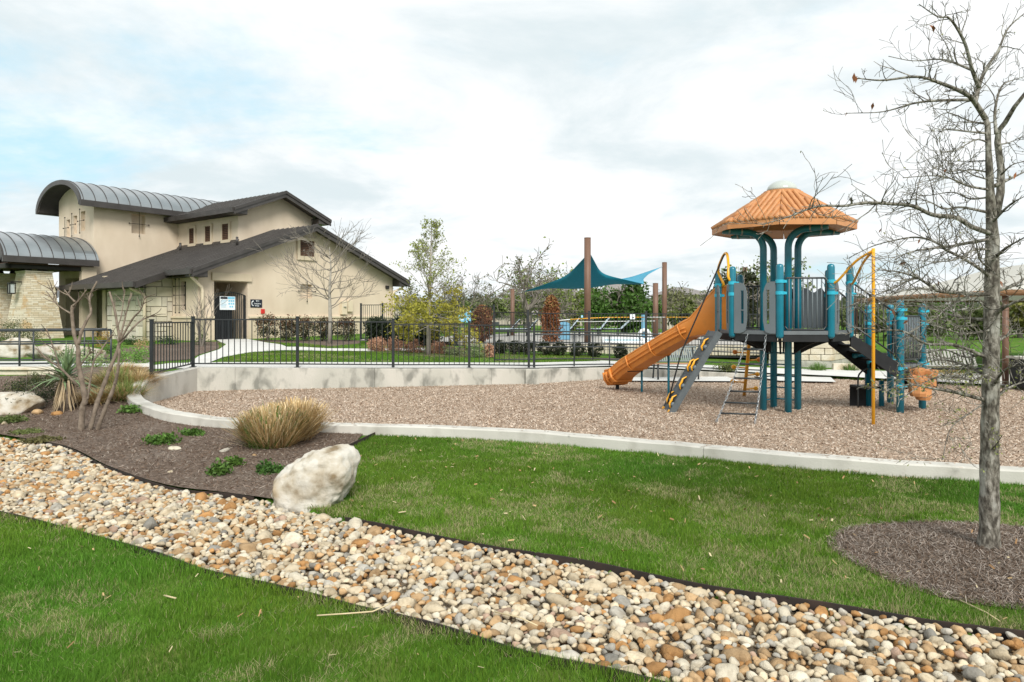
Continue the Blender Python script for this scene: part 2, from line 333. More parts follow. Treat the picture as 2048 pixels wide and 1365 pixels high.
ring = [(3.75 + 1.28*math.cos(a)*(1+.06*math.sin(3*a+1)), 5.36 + 1.03*math.sin(a)*(1+.05*math.cos(2*a))) for a in np.linspace(0, 2*math.pi, 48, endpoint=False)]
cut_poly = [(p[0], p[1]+.13) for p in wline] + [(p[0], p[1]) for p in curb] + [(16, 13), (14, 15.3), (12, 17.6)]
def grid_ground():
    gx = np.concatenate([np.linspace(-900, -60, 10), np.linspace(-50, -13, 20), np.arange(-12, 15.01, .14), np.linspace(16, 50, 18), np.linspace(60, 900, 10)])
    gy = np.concatenate([np.linspace(-60, 0, 8), np.arange(.5, 23.6, .14), np.linspace(24, 60, 28), np.linspace(70, 1800, 14)])
    X, Y = np.meshgrid(gx, gy); Z = H0(X, Y) + .012 * (fbm(X, Y, .9) - .5) * (Y < 11)
    Z[inpoly(X, Y, cut_poly)] = -.35; Z[inpoly(X, Y, creek_poly)] = -.26
    nx = len(gx); V = np.stack([X.ravel(), Y.ravel(), Z.ravel()], 1)
    i = (np.arange(len(gy)-1)[:, None] * nx + np.arange(nx-1)[None]).ravel()
    return np_mesh('ground', V, np.stack([i, i+1, i+nx+1, i+nx], 1), K['grass'], smooth=True)
tag(link('ground', grid_ground()), kind='structure')
def sheet(name, poly, dz, m, zfn=None, step=.6, kind='structure', parent=None):
    b = bmesh.new(); vs_ = [b.verts.new((p[0], p[1], 0)) for p in poly]
    es = [b.edges.new((vs_[i], vs_[(i+1) % len(vs_)])) for i in range(len(vs_))]
    bmesh.ops.triangle_fill(b, use_beauty=True, edges=es)
    xs = [p[0] for p in poly]; ys = [p[1] for p in poly]
    for lo_, hi_, no in ((min(xs), max(xs), (1, 0, 0)), (min(ys), max(ys), (0, 1, 0))):
        k = lo_ + step
        while k < hi_:
            bmesh.ops.bisect_plane(b, geom=b.verts[:] + b.edges[:] + b.faces[:], plane_co=(k*no[0], k*no[1], 0), plane_no=no); k += step
    for v in b.verts: v.co.z = (float(zfn(v.co.x, v.co.y)) if zfn else float(H0(v.co.x, v.co.y))) + dz
    bmesh.ops.recalc_face_normals(b, faces=b.faces)
    if sum(f.normal.z for f in b.faces) < 0: bmesh.ops.reverse_faces(b, faces=b.faces)
    me = bpy.data.meshes.new(name); b.to_mesh(me); b.free(); me.materials.append(m)
    o = link(name, me, parent); return tag(o, kind=kind) if kind else o
playground = sheet('playground_surface', play_poly, 0, K['mulch'], lambda x, y: 0.0 + .03*(float(fbm(x, y, .5))-.5), 1.0)
creek = sheet('dry_creek_bed', creek_poly, 0, K['soil'], lambda x, y: -.165, 1.0)
bed = sheet('planting_bed', bed_poly, .018, K['bark'], step=.4)
treering = sheet('tree_mulch_ring', ring, .012, K['bark'], step=.25)
# walks
def off_line(pts, d):
    out = []
    for i, p in enumerate(pts):
        a = np.array(pts[max(i-1, 0)][:2]); b = np.array(pts[min(i+1, len(pts)-1)][:2]); t = (b-a)/np.linalg.norm(b-a)
        out.append((p[0] + t[1]*d, p[1] - t[0]*d))
    return out
wl2 = [(p[0], p[1]) for p in wline]
walk_poly = wl2 + [(-9.3, 16.9), (-9.0, 18.7)] + [(p[0], p[1] + 1.75) for p in wl2[::-1]][0:6] + [(2.3, 21.9), (5.6, 22.6), (9.2, 22.2)]
sheet('ramp_walk', walk_poly, .012, K['walk'])
gate_walk = [PH(*p) for p in [(376, 728), (398, 713), (438, 700), (452, 690), (428, 679), (496, 679), (532, 686), (562, 690), (577, 696), (562, 702), (500, 706), (445, 716), (412, 729)]]
sheet('gate_walk', [(p.x, p.y) for p in gate_walk], .016, K['walk'])
side_walk = [PH(*p) for p in [(566, 695), (650, 698), (740, 699), (850, 697), (850, 702), (740, 704), (640, 703), (560, 702)]]
sheet('side_walk', [(p.x, p.y) for p in side_walk], .020, K['walk'])
sheet('right_walk', [(8.0, 20.15), (8.9, 19.95), (12.2, 17.5), (14.2, 15.2), (16.2, 12.9), (20, 13.5), (17.5, 17.2), (14.5, 20.2), (9.2, 22.1)], .024, K['walk'])
sheet('slab_corner', [(7.1, 18.9), (8.45, 18.55), (9.0, 20.1), (6.9, 20.6)], .02, K['walk'], lambda x, y: 0.03)
sheet('bench_pad', [(2.95, 18.9), (6.0, 18.75), (6.1, 20.2), (3.0, 19.9)], .03, K['walk'], lambda x, y: 0.02)
sheet('gate_planting', [(p.x, p.y) for p in [PH(*q) for q in [(378, 720), (398, 710), (436, 699), (452, 690), (440, 684), (395, 684), (300, 690), (300, 725)]]], .010, K['bark'])
hedge_soil = [PH(*p) for p in [(500, 681), (600, 681), (720, 682), (720, 688), (660, 694), (600, 688), (520, 684)]]
sheet('hedge_bed', [(p.x, p.y) for p in hedge_soil], .010, K['bark'])
sheet('tree_bed', [(p.x, p.y) for p in [PH(*q) for q in [(770, 706), (800, 697), (900, 694), (1000, 705), (1060, 716), (1240, 718), (1240, 722), (1060, 720), (960, 716), (880, 716), (800, 712)]]], .010, K['bark'])
sheet('garden_bed', [(p.x, p.y) for p in [PH(*q) for q in [(95, 752), (100, 722), (150, 708), (200, 702), (300, 692), (300, 725), (296, 748), (270, 752)]]], .014, K['bark'])
# ------------------------------------------------------------------ concrete wall and kerb
def sweep(mb, path, half, zb, chamfer=.018):
    n = len(path); rows = []
    for i, p in enumerate(path):
        a = np.array(path[max(i-1, 0)][:2]); b = np.array(path[min(i+1, n-1)][:2]); t = (b-a)/np.linalg.norm(b-a); nrm = np.array([t[1], -t[0]])
        P = np.array(p[:2]); z = p[2]; q = lambda s, zz: (*(P + nrm*s), zz)
        rows += [q(-half, zb), q(-half, z-chamfer), q(-half+chamfer, z), q(half-chamfer, z), q(half, z-chamfer), q(half, zb)]
    fs = []
    for i in range(n-1):
        for k in range(5): fs.append((i*6+k, i*6+k+1, i*6+7+k, i*6+6+k))
    fs += [tuple(range(6)), tuple((n-1)*6 + k for k in range(5, -1, -1))]
    mb.add(rows, fs)
def resample(pts, step):
    out = [np.array(pts[0], float)]
    for a, b in zip(pts[:-1], pts[1:]):
        a = np.array(a, float); b = np.array(b, float); n = max(1, int(np.linalg.norm(b-a)/step))
        for k in range(1, n+1): out.append(a + (b-a)*k/n)
    return out
rw = thing('retaining_wall', (-2.5, 17.8, 0), 'stained grey concrete retaining wall below the black picket fence', 'wall')
wl = [(p[0], p[1]+.13, p[2]) for p in wall_pts]
# poured in lengths with a narrow joint between
wr = resample(wl, .45); cuts = [0, 7, 14, 20, 26, 33, len(wr)-1]
for a, b in zip(cuts[:-1], cuts[1:]):
    seg = [q.copy() for q in wr[a:b+1]]
    if len(seg) < 2: continue
    d = seg[1]-seg[0]; seg[0] = seg[0] + d/np.linalg.norm(d)*.006
    mb = MB(); sweep(mb, seg, .13, -.25); mb.build('wall_length', K['wallconc'], rw)
MB().box((.53, 18.50, .06), (.36, .22, .66)).build('buttress', K['wallconc'], rw, bevel=.015)
kb = thing('kerb', (-2.1, 11.1, -.1), 'pale curved concrete kerb edging the wood chip playground', 'kerb')
cr = resample([(p[0], p[1], p[2]) for p in curb], .2); cr = [q + np.array([rng.uniform(-.006, .006), rng.uniform(-.006, .006), rng.uniform(-.005, .005)]) for q in cr]; L = len(cr); cuts = [0] + [int(L*k/11) for k in range(1, 11)] + [L-1]
for a, b in zip(cuts[:-1], cuts[1:]):
    seg = [q.copy() for q in cr[a:b+1]]; d = seg[1]-seg[0]; seg[0] = seg[0] + d/np.linalg.norm(d)*(.006 if a else -.13)
    mb = MB(); sweep(mb, seg, .12, -.25); mb.build('kerb_length', K['concrete'], kb)
# steel edging along the creek and between bed and lawn
def edging(pts, top, label, h=.14):
    mb = MB(); sweep(mb, [(p[0], p[1], top + .008*math.sin(i*.9)) for i, p in enumerate(pts)], .006, top-h, .001)
    tag(mb.build('steel_edging', K['steel']), label, 'edging')
edging([p for p in far_line if p[0] > -1.62], -.078, 'rusty dark steel edging holding the lawn above the river stones beside the tree')
edging([p for p in far_line if -7.5 < p[0] < -2.5], -.085, 'thin dark edging between bark bed and river stones')
edging(near_line, -.074, 'long steel edging between the open front lawn and the river stones')
edging([tuple(PG(752, 869, -.07)[:2]), tuple(PG(728, 881, -.07)[:2]), tuple(PG(690, 900, -.07)[:2])], -.03, 'short green-black edging strip from kerb to boulder', .10)
# ------------------------------------------------------------------ river stones
def ico(sub, seed, amp=.16, flat=.2):
    b = bmesh.new(); bmesh.ops.create_icosphere(b, subdivisions=sub, radius=1)
    r = random.Random(seed); dirs = [(Vector((r.gauss(0,1), r.gauss(0,1), r.gauss(0,1))).normalized(), r.uniform(.5,.85)) for _ in range(8)]
    ph = [r.uniform(0, 6) for _ in range(6)]
    for v in b.verts:
        n = v.co.normalized(); k = 1 + amp*(math.sin(2.1*n.x+ph[0])*math.sin(2.3*n.y+ph[1]) + .6*math.sin(3.7*n.z+ph[2])*math.sin(3.1*n.x+ph[3]))
        p = n*k
        for d, h in dirs:
            e = p.dot(d) - h
            if e > 0: p -= d*e*.85
        v.co = p
    V = np.array([v.co[:] for v in b.verts]); Fc = np.array([[v.index for v in f.verts] for f in b.faces]); b.free(); return V, Fc
variants = [ico(2, 40+i) for i in range(9)]
def stone_col(r):
    k = r.random()
    if k < .42: c = (.56, .475, .345); j = .2
    elif k < .58: c = (.61, .555, .45); j = .12
    elif k < .65: c = (.47, .44, .385); j = .18
    elif k < .81: c = (.46, .31, .17); j = .22
    elif k < .92: c = (.41, .22, .085); j = .3
    elif k < .95: c = (.40, .28, .21); j = .2
    else: c = (.30, .285, .255); j = .3
    m = .90*(1 + r.uniform(-j, j)); return (c[0]*m, c[1]*m, c[2]*m)
def scatter_stones():
    r = random.Random(5); xs = [p[0] for p in creek_poly]; ys = [p[1] for p in creek_poly]
    x0, x1, y0, y1 = max(min(xs), -11), min(max(xs), 8.5), max(min(ys), 2.0), min(max(ys), 13)
    cell = .2; gridd = {}; out = []
    def ok(x, y, rad):
        ci, cj = int(x/cell), int(y/cell)
        for i in range(ci-1, ci+2):
            for j in range(cj-1, cj+2):
                for (a, b, q) in gridd.get((i, j), ()):
                    if (a-x)**2 + (b-y)**2 < ((.80 if rad > .035 else .66)*(rad+q))**2: return False
        return True
    for lo_, hi_, tries in ((.066, .092, 700), (.046, .064, 9000), (.031, .045, 42000), (.018, .030, 150000)):
        X = nr.uniform(x0, x1, tries); Y = nr.uniform(y0, y1, tries); m = inpoly(X, Y, creek_poly)
        for q in (-1, 1): m &= inpoly(X+q*lo_, Y, creek_poly) & inpoly(X, Y+q*lo_*.9, creek_poly)
        for x, y in zip(X[m], Y[m]):
            rad = r.uniform(lo_, hi_)
            if y > 9.5 and rad < .028: continue
            if (x+1.94)**2 + (y-7.1)**2 < .38**2: continue
            if ok(x, y, rad):
                gridd.setdefault((int(x/cell), int(y/cell)), []).append((x, y, rad)); out.append((x, y, rad))
    return out
stones = scatter_stones()
order = sorted(range(len(stones)), key=lambda i: -stones[i][2]/stones[i][1] * (1 if abs(stones[i][0]/stones[i][1]) < .74 and stones[i][1] > 3.3 else 0))
single = set(order[:300]); vmeshes = []
for V, Fc in variants: vmeshes.append(np_mesh('river_stone', V, Fc, K['stone_o'], smooth=True))
SV, SF, SC = [], [], []; base = 0; rs = random.Random(8)
from mathutils import Euler
for i, (x, y, rad) in enumerate(stones):
    vi = rs.randrange(9); e = Euler((rs.uniform(-.35, .35), rs.uniform(-.35, .35), rs.uniform(0, 6.28)))
    scl = (rad*rs.uniform(1.0, 1.45), rad*rs.uniform(.78, 1.0), rad*rs.uniform(.55, .85)); c = stone_col(rs)
    z = -.165 + scl[2]*rs.uniform(.55, .85) + (.035 if rad < .036 else .015 if rad < .053 else 0) + .015*float(fbm(x, y, 1.3))
    if i in single:
        o = link('river_stone', vmeshes[vi], creek); o.location = (x, y, z); o.rotation_euler = e; o.scale = scl; o.color = (*c, 1)
    else:
        V, Fc = variants[vi]; R = np.array(e.to_matrix()); P = (V * np.array(scl)) @ R.T + np.array((x, y, z))
        SV.append(P); SF.append(Fc + base); base += len(P); SC.append(np.repeat([c], len(P), 0))
fill = [ico(1, 70+i) for i in range(4)]; fx = nr.uniform(-9, 7.5, 60000); fy = nr.uniform(2.4, 9.2, 60000); fm = inpoly(fx, fy, creek_poly) & inpoly(fx, fy-.03, creek_poly) & inpoly(fx, fy+.03, creek_poly); fx, fy = fx[fm], fy[fm]
for x, y in zip(fx, fy):                                   # grit and pebbles between the larger stones
    V, Fc = fill[rs.randrange(4)]; rad = rs.uniform(.010, .022); a = rs.uniform(0, 6.28); ca_, sa_ = math.cos(a), math.sin(a); P = V*np.array((rad*1.2, rad*.85, rad*.6)); P = np.stack([P[:, 0]*ca_-P[:, 1]*sa_+x, P[:, 0]*sa_+P[:, 1]*ca_+y, P[:, 2]-.158+rs.uniform(0, .02)], 1)
    SV.append(P); SF.append(Fc+base); base += len(P); SC.append(np.repeat([stone_col(rs)], len(P), 0)*.85)
tag(link('river_stones', np_mesh('river_stones', np.concatenate(SV), np.concatenate(SF), K['stone_c'], np.concatenate(SC), True), creek), kind='stuff')
# ------------------------------------------------------------------ boulders
def boulder(name, c, size, seed, label, rot=0, sink=.1, cutz=None):
    b = bmesh.new(); bmesh.ops.create_icosphere(b, subdivisions=4, radius=1); r = random.Random(seed)
    dirs = [(Vector((r.gauss(0,1), r.gauss(0,1), r.gauss(0,.8))).normalized(), r.uniform(.62,.88)) for _ in range(11)]
    from mathutils import noise as mn
    for v in b.verts:
        p = v.co.copy()
        for d, h in dirs:
            e = p.dot(d) - h
            if e > 0: p -= d*e*.85
        p *= 1 + .07*mn.noise(p*2.2+Vector((seed,0,0))) + .035*mn.noise(p*6) + .018*mn.noise(p*14)
        v.co = Vector((p.x*size[0]/2, p.y*size[1]/2, p.z*size[2]/2 + size[2]/2*(1-sink)))
    me = bpy.data.meshes.new(name); b.to_mesh(me); b.free(); me.materials.append(K['boulder'])
    me.polygons.foreach_set('use_smooth', [True]*len(me.polygons))
    o = link(name, me); o.location = c; o.rotation_euler = (0, 0, rot); return tag(o, label, 'boulder')
def main_boulder():                                        # shaped from its outline: leaning top to the right, broad foot
    from mathutils import noise as mn
    prof = [(-.40, .12), (-.40, .24), (-.33, .35), (-.20, .43), (-.05, .50), (.10, .555), (.22, .565), (.32, .53), (.375, .44), (.37, .33), (.33, .20), (.27, .08)]
    b = bmesh.new(); bmesh.ops.create_icosphere(b, subdivisions=5, radius=1)
    def hull(a):                                           # radius of the outline from its middle (0,.27) in direction a
        cx, cz = -.01, .28; best = 0
        P = prof + [(.1, -.12), (-.22, -.08)]
        for i in range(len(P)):
            x1, z1 = P[i]; x2, z2 = P[(i+1) % len(P)]; dx_, dz_ = math.cos(a), math.sin(a)
            ex, ez = x2-x1, z2-z1; den = dx_*ez - dz_*ex
            if abs(den) < 1e-9: continue
            t = ((x1-cx)*ez - (z1-cz)*ex)/den; s = ((x1-cx)*dz_ - (z1-cz)*dx_)/den
            if t > 0 and -.001 <= s <= 1.001: best = max(best, t)
        return best
    for v in b.verts:
        n = v.co.normalized(); rr = math.hypot(n.x, n.z); a = math.atan2(n.z, n.x); hr = hull(a)
        q = rr**.62 if rr > 0 else 0
        p = Vector((-.01 + math.cos(a)*hr*q, n.y*.33*(1-.12*n.z), .28 + math.sin(a)*hr*q))
        if p.y < -.22: p.y = -.22 + (p.y+.22)*.45
        k = .045*mn.noise(p*4.5) + .028*mn.noise(p*10) + .016*mn.noise(p*23) + .008*mn.noise(p*50); p += n*k; v.co = p
    me = bpy.data.meshes.new('boulder'); b.to_mesh(me); b.free(); me.materials.append(K['boulder']); me.polygons.foreach_set('use_smooth', [True]*len(me.polygons))
    o = link('boulder', me); o.location = (-1.95, 7.13, -.15); o.scale = (1.08, 1.08, 1.08); tag(o, 'large white limestone boulder where lawn, bark bed and river stones meet', 'boulder')
main_boulder()
boulder('boulder', (-8.95, 12.6, .0), (1.5, .9, .5), 3, 'flat pale boulder beside the dark juniper bush', .2, .25)
boulder('boulder', (-14.9, 21.2, .48), (1.6, 1.0, .75), 9, 'rounded pale boulder on the grass behind the pipe railing', .4, .25)
boulder('boulder', (-12.7, 20.2, .46), (2.2, 1.0, .65), 14, 'long low pale rock slab behind the yucca and pipe railing', .1, .25)
for k, (px, py, s) in enumerate([(348, 902, .10), (450, 906, .09), (340, 948, .05), (75, 830, .13), (115, 832, .12), (10, 850, .09), (510, 914, .05)]):
    p = PH(px, py); V, Fc = variants[k % 9]; o = link('stone', vmeshes[k % 9]); o.location = (p.x, p.y, p.z+s*.25); o.scale = (s, s*.7, s*.5); o.rotation_euler = (0, 0, k)
    c = stone_col(rs); o.color = (*c, 1); tag(o, 'single loose stone lying on the bark planting bed', 'stone', 'loose stones on the bark bed')
# ------------------------------------------------------------------ chips, shreds and grass
def flakes(n, poly, zf, ln, wd, cols, r, tilt=.5, bbox=None, dens=None):
    xs = [p[0] for p in poly]; ys = [p[1] for p in poly]; bb = bbox or (min(xs), max(xs), min(ys), max(ys))
    X = r.uniform(bb[0], bb[1], n); Y = r.uniform(bb[2], bb[3], n); m = inpoly(X, Y, poly)
    if dens is not None: m &= r.random(n) < dens(X, Y)
    X, Y = X[m], Y[m]; n = len(X); a = r.uniform(0, 6.283, n); L = r.uniform(*ln, n)/2; Wd = r.uniform(*wd, n)/2; tl = r.normal(0, tilt, n); rl = r.normal(0, tilt, n)
    ux = np.stack([np.cos(a)*np.cos(tl), np.sin(a)*np.cos(tl), np.sin(tl)], 1)*L[:, None]
    vx = np.stack([-np.sin(a)*np.cos(rl), np.cos(a)*np.cos(rl), np.sin(rl)], 1)*Wd[:, None]
    C = np.stack([X, Y, zf(X, Y) + np.abs(ux[:, 2])*.6 + np.abs(vx[:, 2])*.6 + .004], 1)
    V = np.stack([C-ux-vx*.6, C+ux*.9-vx, C+ux+vx*.7, C-ux*.8+vx], 1).reshape(-1, 3)
    cols = np.array(cols); ci = cols[r.integers(0, len(cols), n)] * r.uniform(.75, 1.2, (n, 1))
    return V, np.arange(n*4).reshape(-1, 4), np.repeat(ci, 4, 0)
chipcols = [(.45,.345,.26), (.55,.445,.355), (.36,.26,.19), (.26,.175,.12), (.62,.53,.44), (.48,.385,.30)]
V, Fc, C = flakes(330000, play_poly, lambda x, y: .0 + .03*(fbm(x, y, .5)-.5), (.02, .06), (.006, .016), chipcols, nr, .35, (-7.6, 12.5, 6.5, 20.6), lambda x, y: np.clip(1.25 - (y-8)/16, .25, 1))
tag(link('wood_chips', np_mesh('wood_chips', V, Fc, K['chip'], C), playground), kind='stuff')
shred = [(.12,.08,.055), (.19,.135,.10), (.27,.21,.17), (.085,.052,.036), (.34,.29,.24), (.15,.10,.07)]
V, Fc, C = flakes(90000, bed_poly, lambda x, y: H0(x, y)+.02, (.02, .07), (.003, .009), shred, nr, .3, (-11, -1.5, 6.5, 15.8))
tag(link('bark_shreds', np_mesh('bark_shreds', V, Fc, K['chip'], C), bed), kind='stuff')
shred2 = [(.17,.13,.10), (.25,.20,.165), (.31,.265,.225), (.09,.06,.042), (.19,.14,.105), (.37,.32,.28), (.11,.075,.052)]
V, Fc, C = flakes(42000, ring, lambda x, y: H0(x, y)+.016, (.025, .085), (.002, .0055), shred2, nr, .3)
tag(link('bark_shreds', np_mesh('bark_shreds', V, Fc, K['chip'], C), treering), kind='stuff')
def blades(X, Y, zf, hgt, wid, lean, r, dry=0.0, o=0, pal=None):
    n = len(X); a = r.uniform(0, 6.283, n); h = hgt*r.uniform(.55, 1.25, n); w = wid*r.uniform(.7, 1.3, n)/2
    la = r.uniform(0, 6.283, n); ll = h*np.abs(r.normal(0, lean, n)); patch = fbm(X, Y, 1.15, o); fine = fbm(X, Y, 4.2, o+3)
    d = np.clip((patch*.6 + fine*.4 - .50)*10 + dry, 0, 1)               # straw patches
    isdry = r.random(n) < d*.55 + .05
    G = np.array([.067, .172, .017])[None]*r.uniform(.65, 1.5, (n, 1)) * (0.8 + .6*vnoise(X, Y, .8, o+9))[:, None]
    G[:, 0] *= 1 + .55*vnoise(X, Y, .6, o+5)
    S = np.array([.42, .38, .20])[None]*r.uniform(.6, 1.25, (n, 1)); Cc = np.where(isdry[:, None], S, G)
    h = h*(.65 + .8*vnoise(X, Y, 5.0, o+13)); h = np.where(isdry, h*.75, h); ll = np.where(isdry, ll*1.6, ll)
    Z = zf(X, Y); dx_, dy_ = np.cos(a)*w, np.sin(a)*w
    B1 = np.stack([X-dx_, Y-dy_, Z-.004], 1); B2 = np.stack([X+dx_, Y+dy_, Z-.004], 1); Tp = np.stack([X+np.cos(la)*ll, Y+np.sin(la)*ll, Z+h], 1)
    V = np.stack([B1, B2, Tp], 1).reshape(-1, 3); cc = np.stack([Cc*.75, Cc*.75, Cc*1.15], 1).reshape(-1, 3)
    return V, np.arange(n*3).reshape(-1, 3), cc
def lawn(name, poly, n, bbox, zf, label, holes=(), h=.034, w=.0045, maxd=None, dry=0, o=0):
    X = nr.uniform(bbox[0], bbox[1], n); Y = nr.uniform(bbox[2], bbox[3], n); m = inpoly(X, Y, poly) & (np.abs(X) < Y*.80+1.2)
    for hpoly in holes: m &= ~inpoly(X, Y, hpoly)
    if maxd: m &= nr.random(n) < maxd(X, Y)
    X, Y = X[m], Y[m]; V, Fc, C = blades(X, Y, zf, h, w*1.0, .55, nr, dry, o)
    sc_ = np.clip(np.repeat(Y, 3)/5.0, .8, 2.2); mid = np.repeat((V.reshape(-1, 3, 3)[:, 0] + V.reshape(-1, 3, 3)[:, 1])/2, 3, 0)
    V2 = V.copy(); V2[:, :2] = np.where((np.arange(len(V)) % 3 < 2)[:, None], mid[:, :2] + (V[:, :2]-mid[:, :2])*sc_[:, None], V[:, :2])
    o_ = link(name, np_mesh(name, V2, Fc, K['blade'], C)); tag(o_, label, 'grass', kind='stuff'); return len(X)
zl = lambda x, y: H0(x, y) + .012*(fbm(x, y, .9)-.5)
front_poly = [tuple(p) for p in near_line] + [(6, 1.0), (-9, 1.0)]
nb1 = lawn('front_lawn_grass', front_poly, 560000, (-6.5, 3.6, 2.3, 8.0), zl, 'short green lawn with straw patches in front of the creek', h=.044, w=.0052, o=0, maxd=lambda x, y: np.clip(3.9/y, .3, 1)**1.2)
cr2 = [tuple(p[:2]) for p in off_line([(p[0], p[1]) for p in curb], .125)]
up_poly = [tuple(PG(752, 868, -.09)[:2])] + [p for p in cr2 if p[0] > -2.0] + [(16, 3)] + [tuple(p) for p in far_line if p[0] > -2.2][::-1] + [tuple(PG(700, 897, -.09)[:2])]
bould = [(-1.95 + .36*math.cos(a), 7.16 + .26*math.sin(a)) for a in np.linspace(0, 6.28, 20)]
ring_in = [(3.75 + (x-3.75)*.95, 5.36 + (y-5.36)*.95) for x, y in ring]
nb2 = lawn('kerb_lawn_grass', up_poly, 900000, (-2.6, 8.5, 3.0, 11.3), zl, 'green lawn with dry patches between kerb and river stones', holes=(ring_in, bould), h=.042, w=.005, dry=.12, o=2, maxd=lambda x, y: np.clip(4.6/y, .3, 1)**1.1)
terr_poly = [(p[0], p[1]+1.85) for p in wl2[2:]][::-1] + [(2.6, 24.0), (-1, 24.6), (-4.0, 27.5), (-8, 31), (-12, 29)]
paths = [[(p.x, p.y) for p in gate_walk], [(p.x, p.y) for p in side_walk], [(p.x, p.y) for p in hedge_soil]]
lawn('terrace_lawn_grass', terr_poly, 170000, (-12, 3, 18.4, 31), lambda x, y: H0(x, y), 'bright green lawn between the picket fence and the clubhouse', holes=paths, h=.045, w=.006, dry=-.5, o=5)
# chips kicked up on the kerb, leaf litter on the lawns
kz = np.array([[p[0], p[1], p[2]] for p in cr])[40:]; ki = nr.integers(0, len(kz), 420)
def on_kerb():
    n = len(ki); c = kz[ki] + np.stack([nr.normal(0, .05, n), nr.normal(0, .05, n), np.full(n, .004)], 1); a = nr.uniform(0, 6.28, n); u = np.stack([np.cos(a), np.sin(a), nr.normal(0, .1, n)], 1)*nr.uniform(.012, .03, n)[:, None]; v = np.stack([-np.sin(a), np.cos(a), nr.normal(0, .1, n)], 1)*nr.uniform(.004, .008, n)[:, None]
    V = np.stack([c-u-v, c+u-v, c+u+v, c-u+v], 1).reshape(-1, 3); cc_ = np.array(chipcols)[nr.integers(0, 6, n)]
    tag(link('spilled_chips', np_mesh('spilled_chips', V, np.arange(4*n).reshape(-1, 4), K['chip'], np.repeat(cc_, 4, 0)), playground), kind='stuff')
on_kerb()
V, Fc, C = flakes(900, up_poly, lambda x, y: zl(x, y)+.03, (.02, .06), (.006, .02), [(.40,.28,.14), (.30,.18,.09), (.50,.42,.26)], nr, .4, (-2.6, 8.5, 3.0, 11.3)); V2, F2, C2 = flakes(500, front_poly, lambda x, y: zl(x, y)+.032, (.02, .05), (.005, .016), [(.40,.28,.14), (.30,.18,.09), (.50,.42,.26)], nr, .4, (-6.5, 3.6, 2.3, 8.0))
tag(link('leaf_litter', np_mesh('leaf_litter', np.concatenate([V, V2]), np.concatenate([Fc, F2+len(V)]), K['chip'], np.concatenate([C, C2]))), 'scattered brown leaf bits on the lawns', 'leaves', kind='stuff')
# a few straws and fallen twigs
def straw(pts, r, label):
    tag(MB().tube(pts, r, 5).build('straw', K['straw'], smooth=True), label, 'straw')
K['straw'] = mat('dry_straw', [(.52,.42,.24), (.60,.50,.32)], 20, .8)
def gp(px, py, up=.03): p = PG(px, py, -.09); return Vector((p.x, p.y, -.09+up))
straw([gp(634, 1243, .035), gp(690, 1241, .04), gp(745, 1240, .05), gp(775, 1230, .06), gp(785, 1218, .05)], .005, 'bent dry reed lying across the front edging')
straw([gp(990, 1234, .03), gp(1040, 1247, .035), gp(1075, 1262, .03)], .0045, 'straight dry reed lying on the river stones')
straw([gp(328, 1202, .035), gp(352, 1208, .035)], .006, 'short straw bit in the front lawn')
straw([gp(797, 1033, .035), gp(812, 1031, .035)], .006, 'short straw bit in the lawn below the boulder')
straw([gp(1920, 1207, .02), gp(1975, 1235, .025), gp(2000, 1250, .02)], .005, 'long dry reed at the edge of the tree mulch ring')
# ------------------------------------------------------------------ clubhouse: s runs along the gable front, t goes back along the long side
BC = Vector((-13.69, 31.0, 0)); BU = Vector((.592, .806, 0)); BV = Vector((-.806, .592, 0)); G0 = .55
def Bp(p): return BC + BU*p[0] + BV*p[1] + Vector((0, 0, p[2]))
RB = Matrix((BU, BV, Vector((0, 0, 1)))).transposed()
def BM(): return MB(Bp)
club = thing('clubhouse', Bp((5, 4, G0)), 'tan stucco clubhouse with brown metal roofs and a vaulted tower', 'building')
def wall_holes(mb, fn, a0, a1, zb, top, breaks, holes):
    """wall in plane fn(a, depth, z); top(a) height; holes (a0,a1,z0,z1,depth) get reveals and, if depth<2, a back"""
    xs = sorted(set([a0, a1] + [b for b in breaks if a0 < b < a1] + [h[0] for h in holes] + [h[1] for h in holes]))
    for x, y in zip(xs[:-1], xs[1:]):
        m = (x+y)/2; hs = sorted([h for h in holes if h[0] < m < h[1]], key=lambda h: h[2]); z = zb
        for h in hs: mb.quad(fn(x, 0, z), fn(y, 0, z), fn(y, 0, h[2]), fn(x, 0, h[2])); z = h[3]
        mb.quad(fn(x, 0, z), fn(y, 0, z), fn(y, 0, top(y)), fn(x, 0, top(x)))
    for h in holes:
        p, q, z0, z1, d = h
        mb.quad(fn(p, 0, z0), fn(p, d, z0), fn(p, d, z1), fn(p, 0, z1)); mb.quad(fn(q, 0, z0), fn(q, d, z0), fn(q, d, z1), fn(q, 0, z1))
        mb.quad(fn(p, 0, z1), fn(q, 0, z1), fn(q, d, z1), fn(p, d, z1)); mb.quad(fn(p, 0, z0), fn(q, 0, z0), fn(q, d, z0), fn(p, d, z0))
        mb.quad(fn(p, d, z0), fn(q, d, z0), fn(q, d, z1), fn(p, d, z1))
SL = .395; RS = 5.85; EZ = 3.75
def lowz(s): return EZ + (s + .6)*SL if s < RS else EZ + (2*RS + .6 - s)*SL
def clz(s): return 7.09 + (s - 3.2)*.41 if s < 6.15 else 7.09 + (2*6.15 - 3.2 - s)*.41
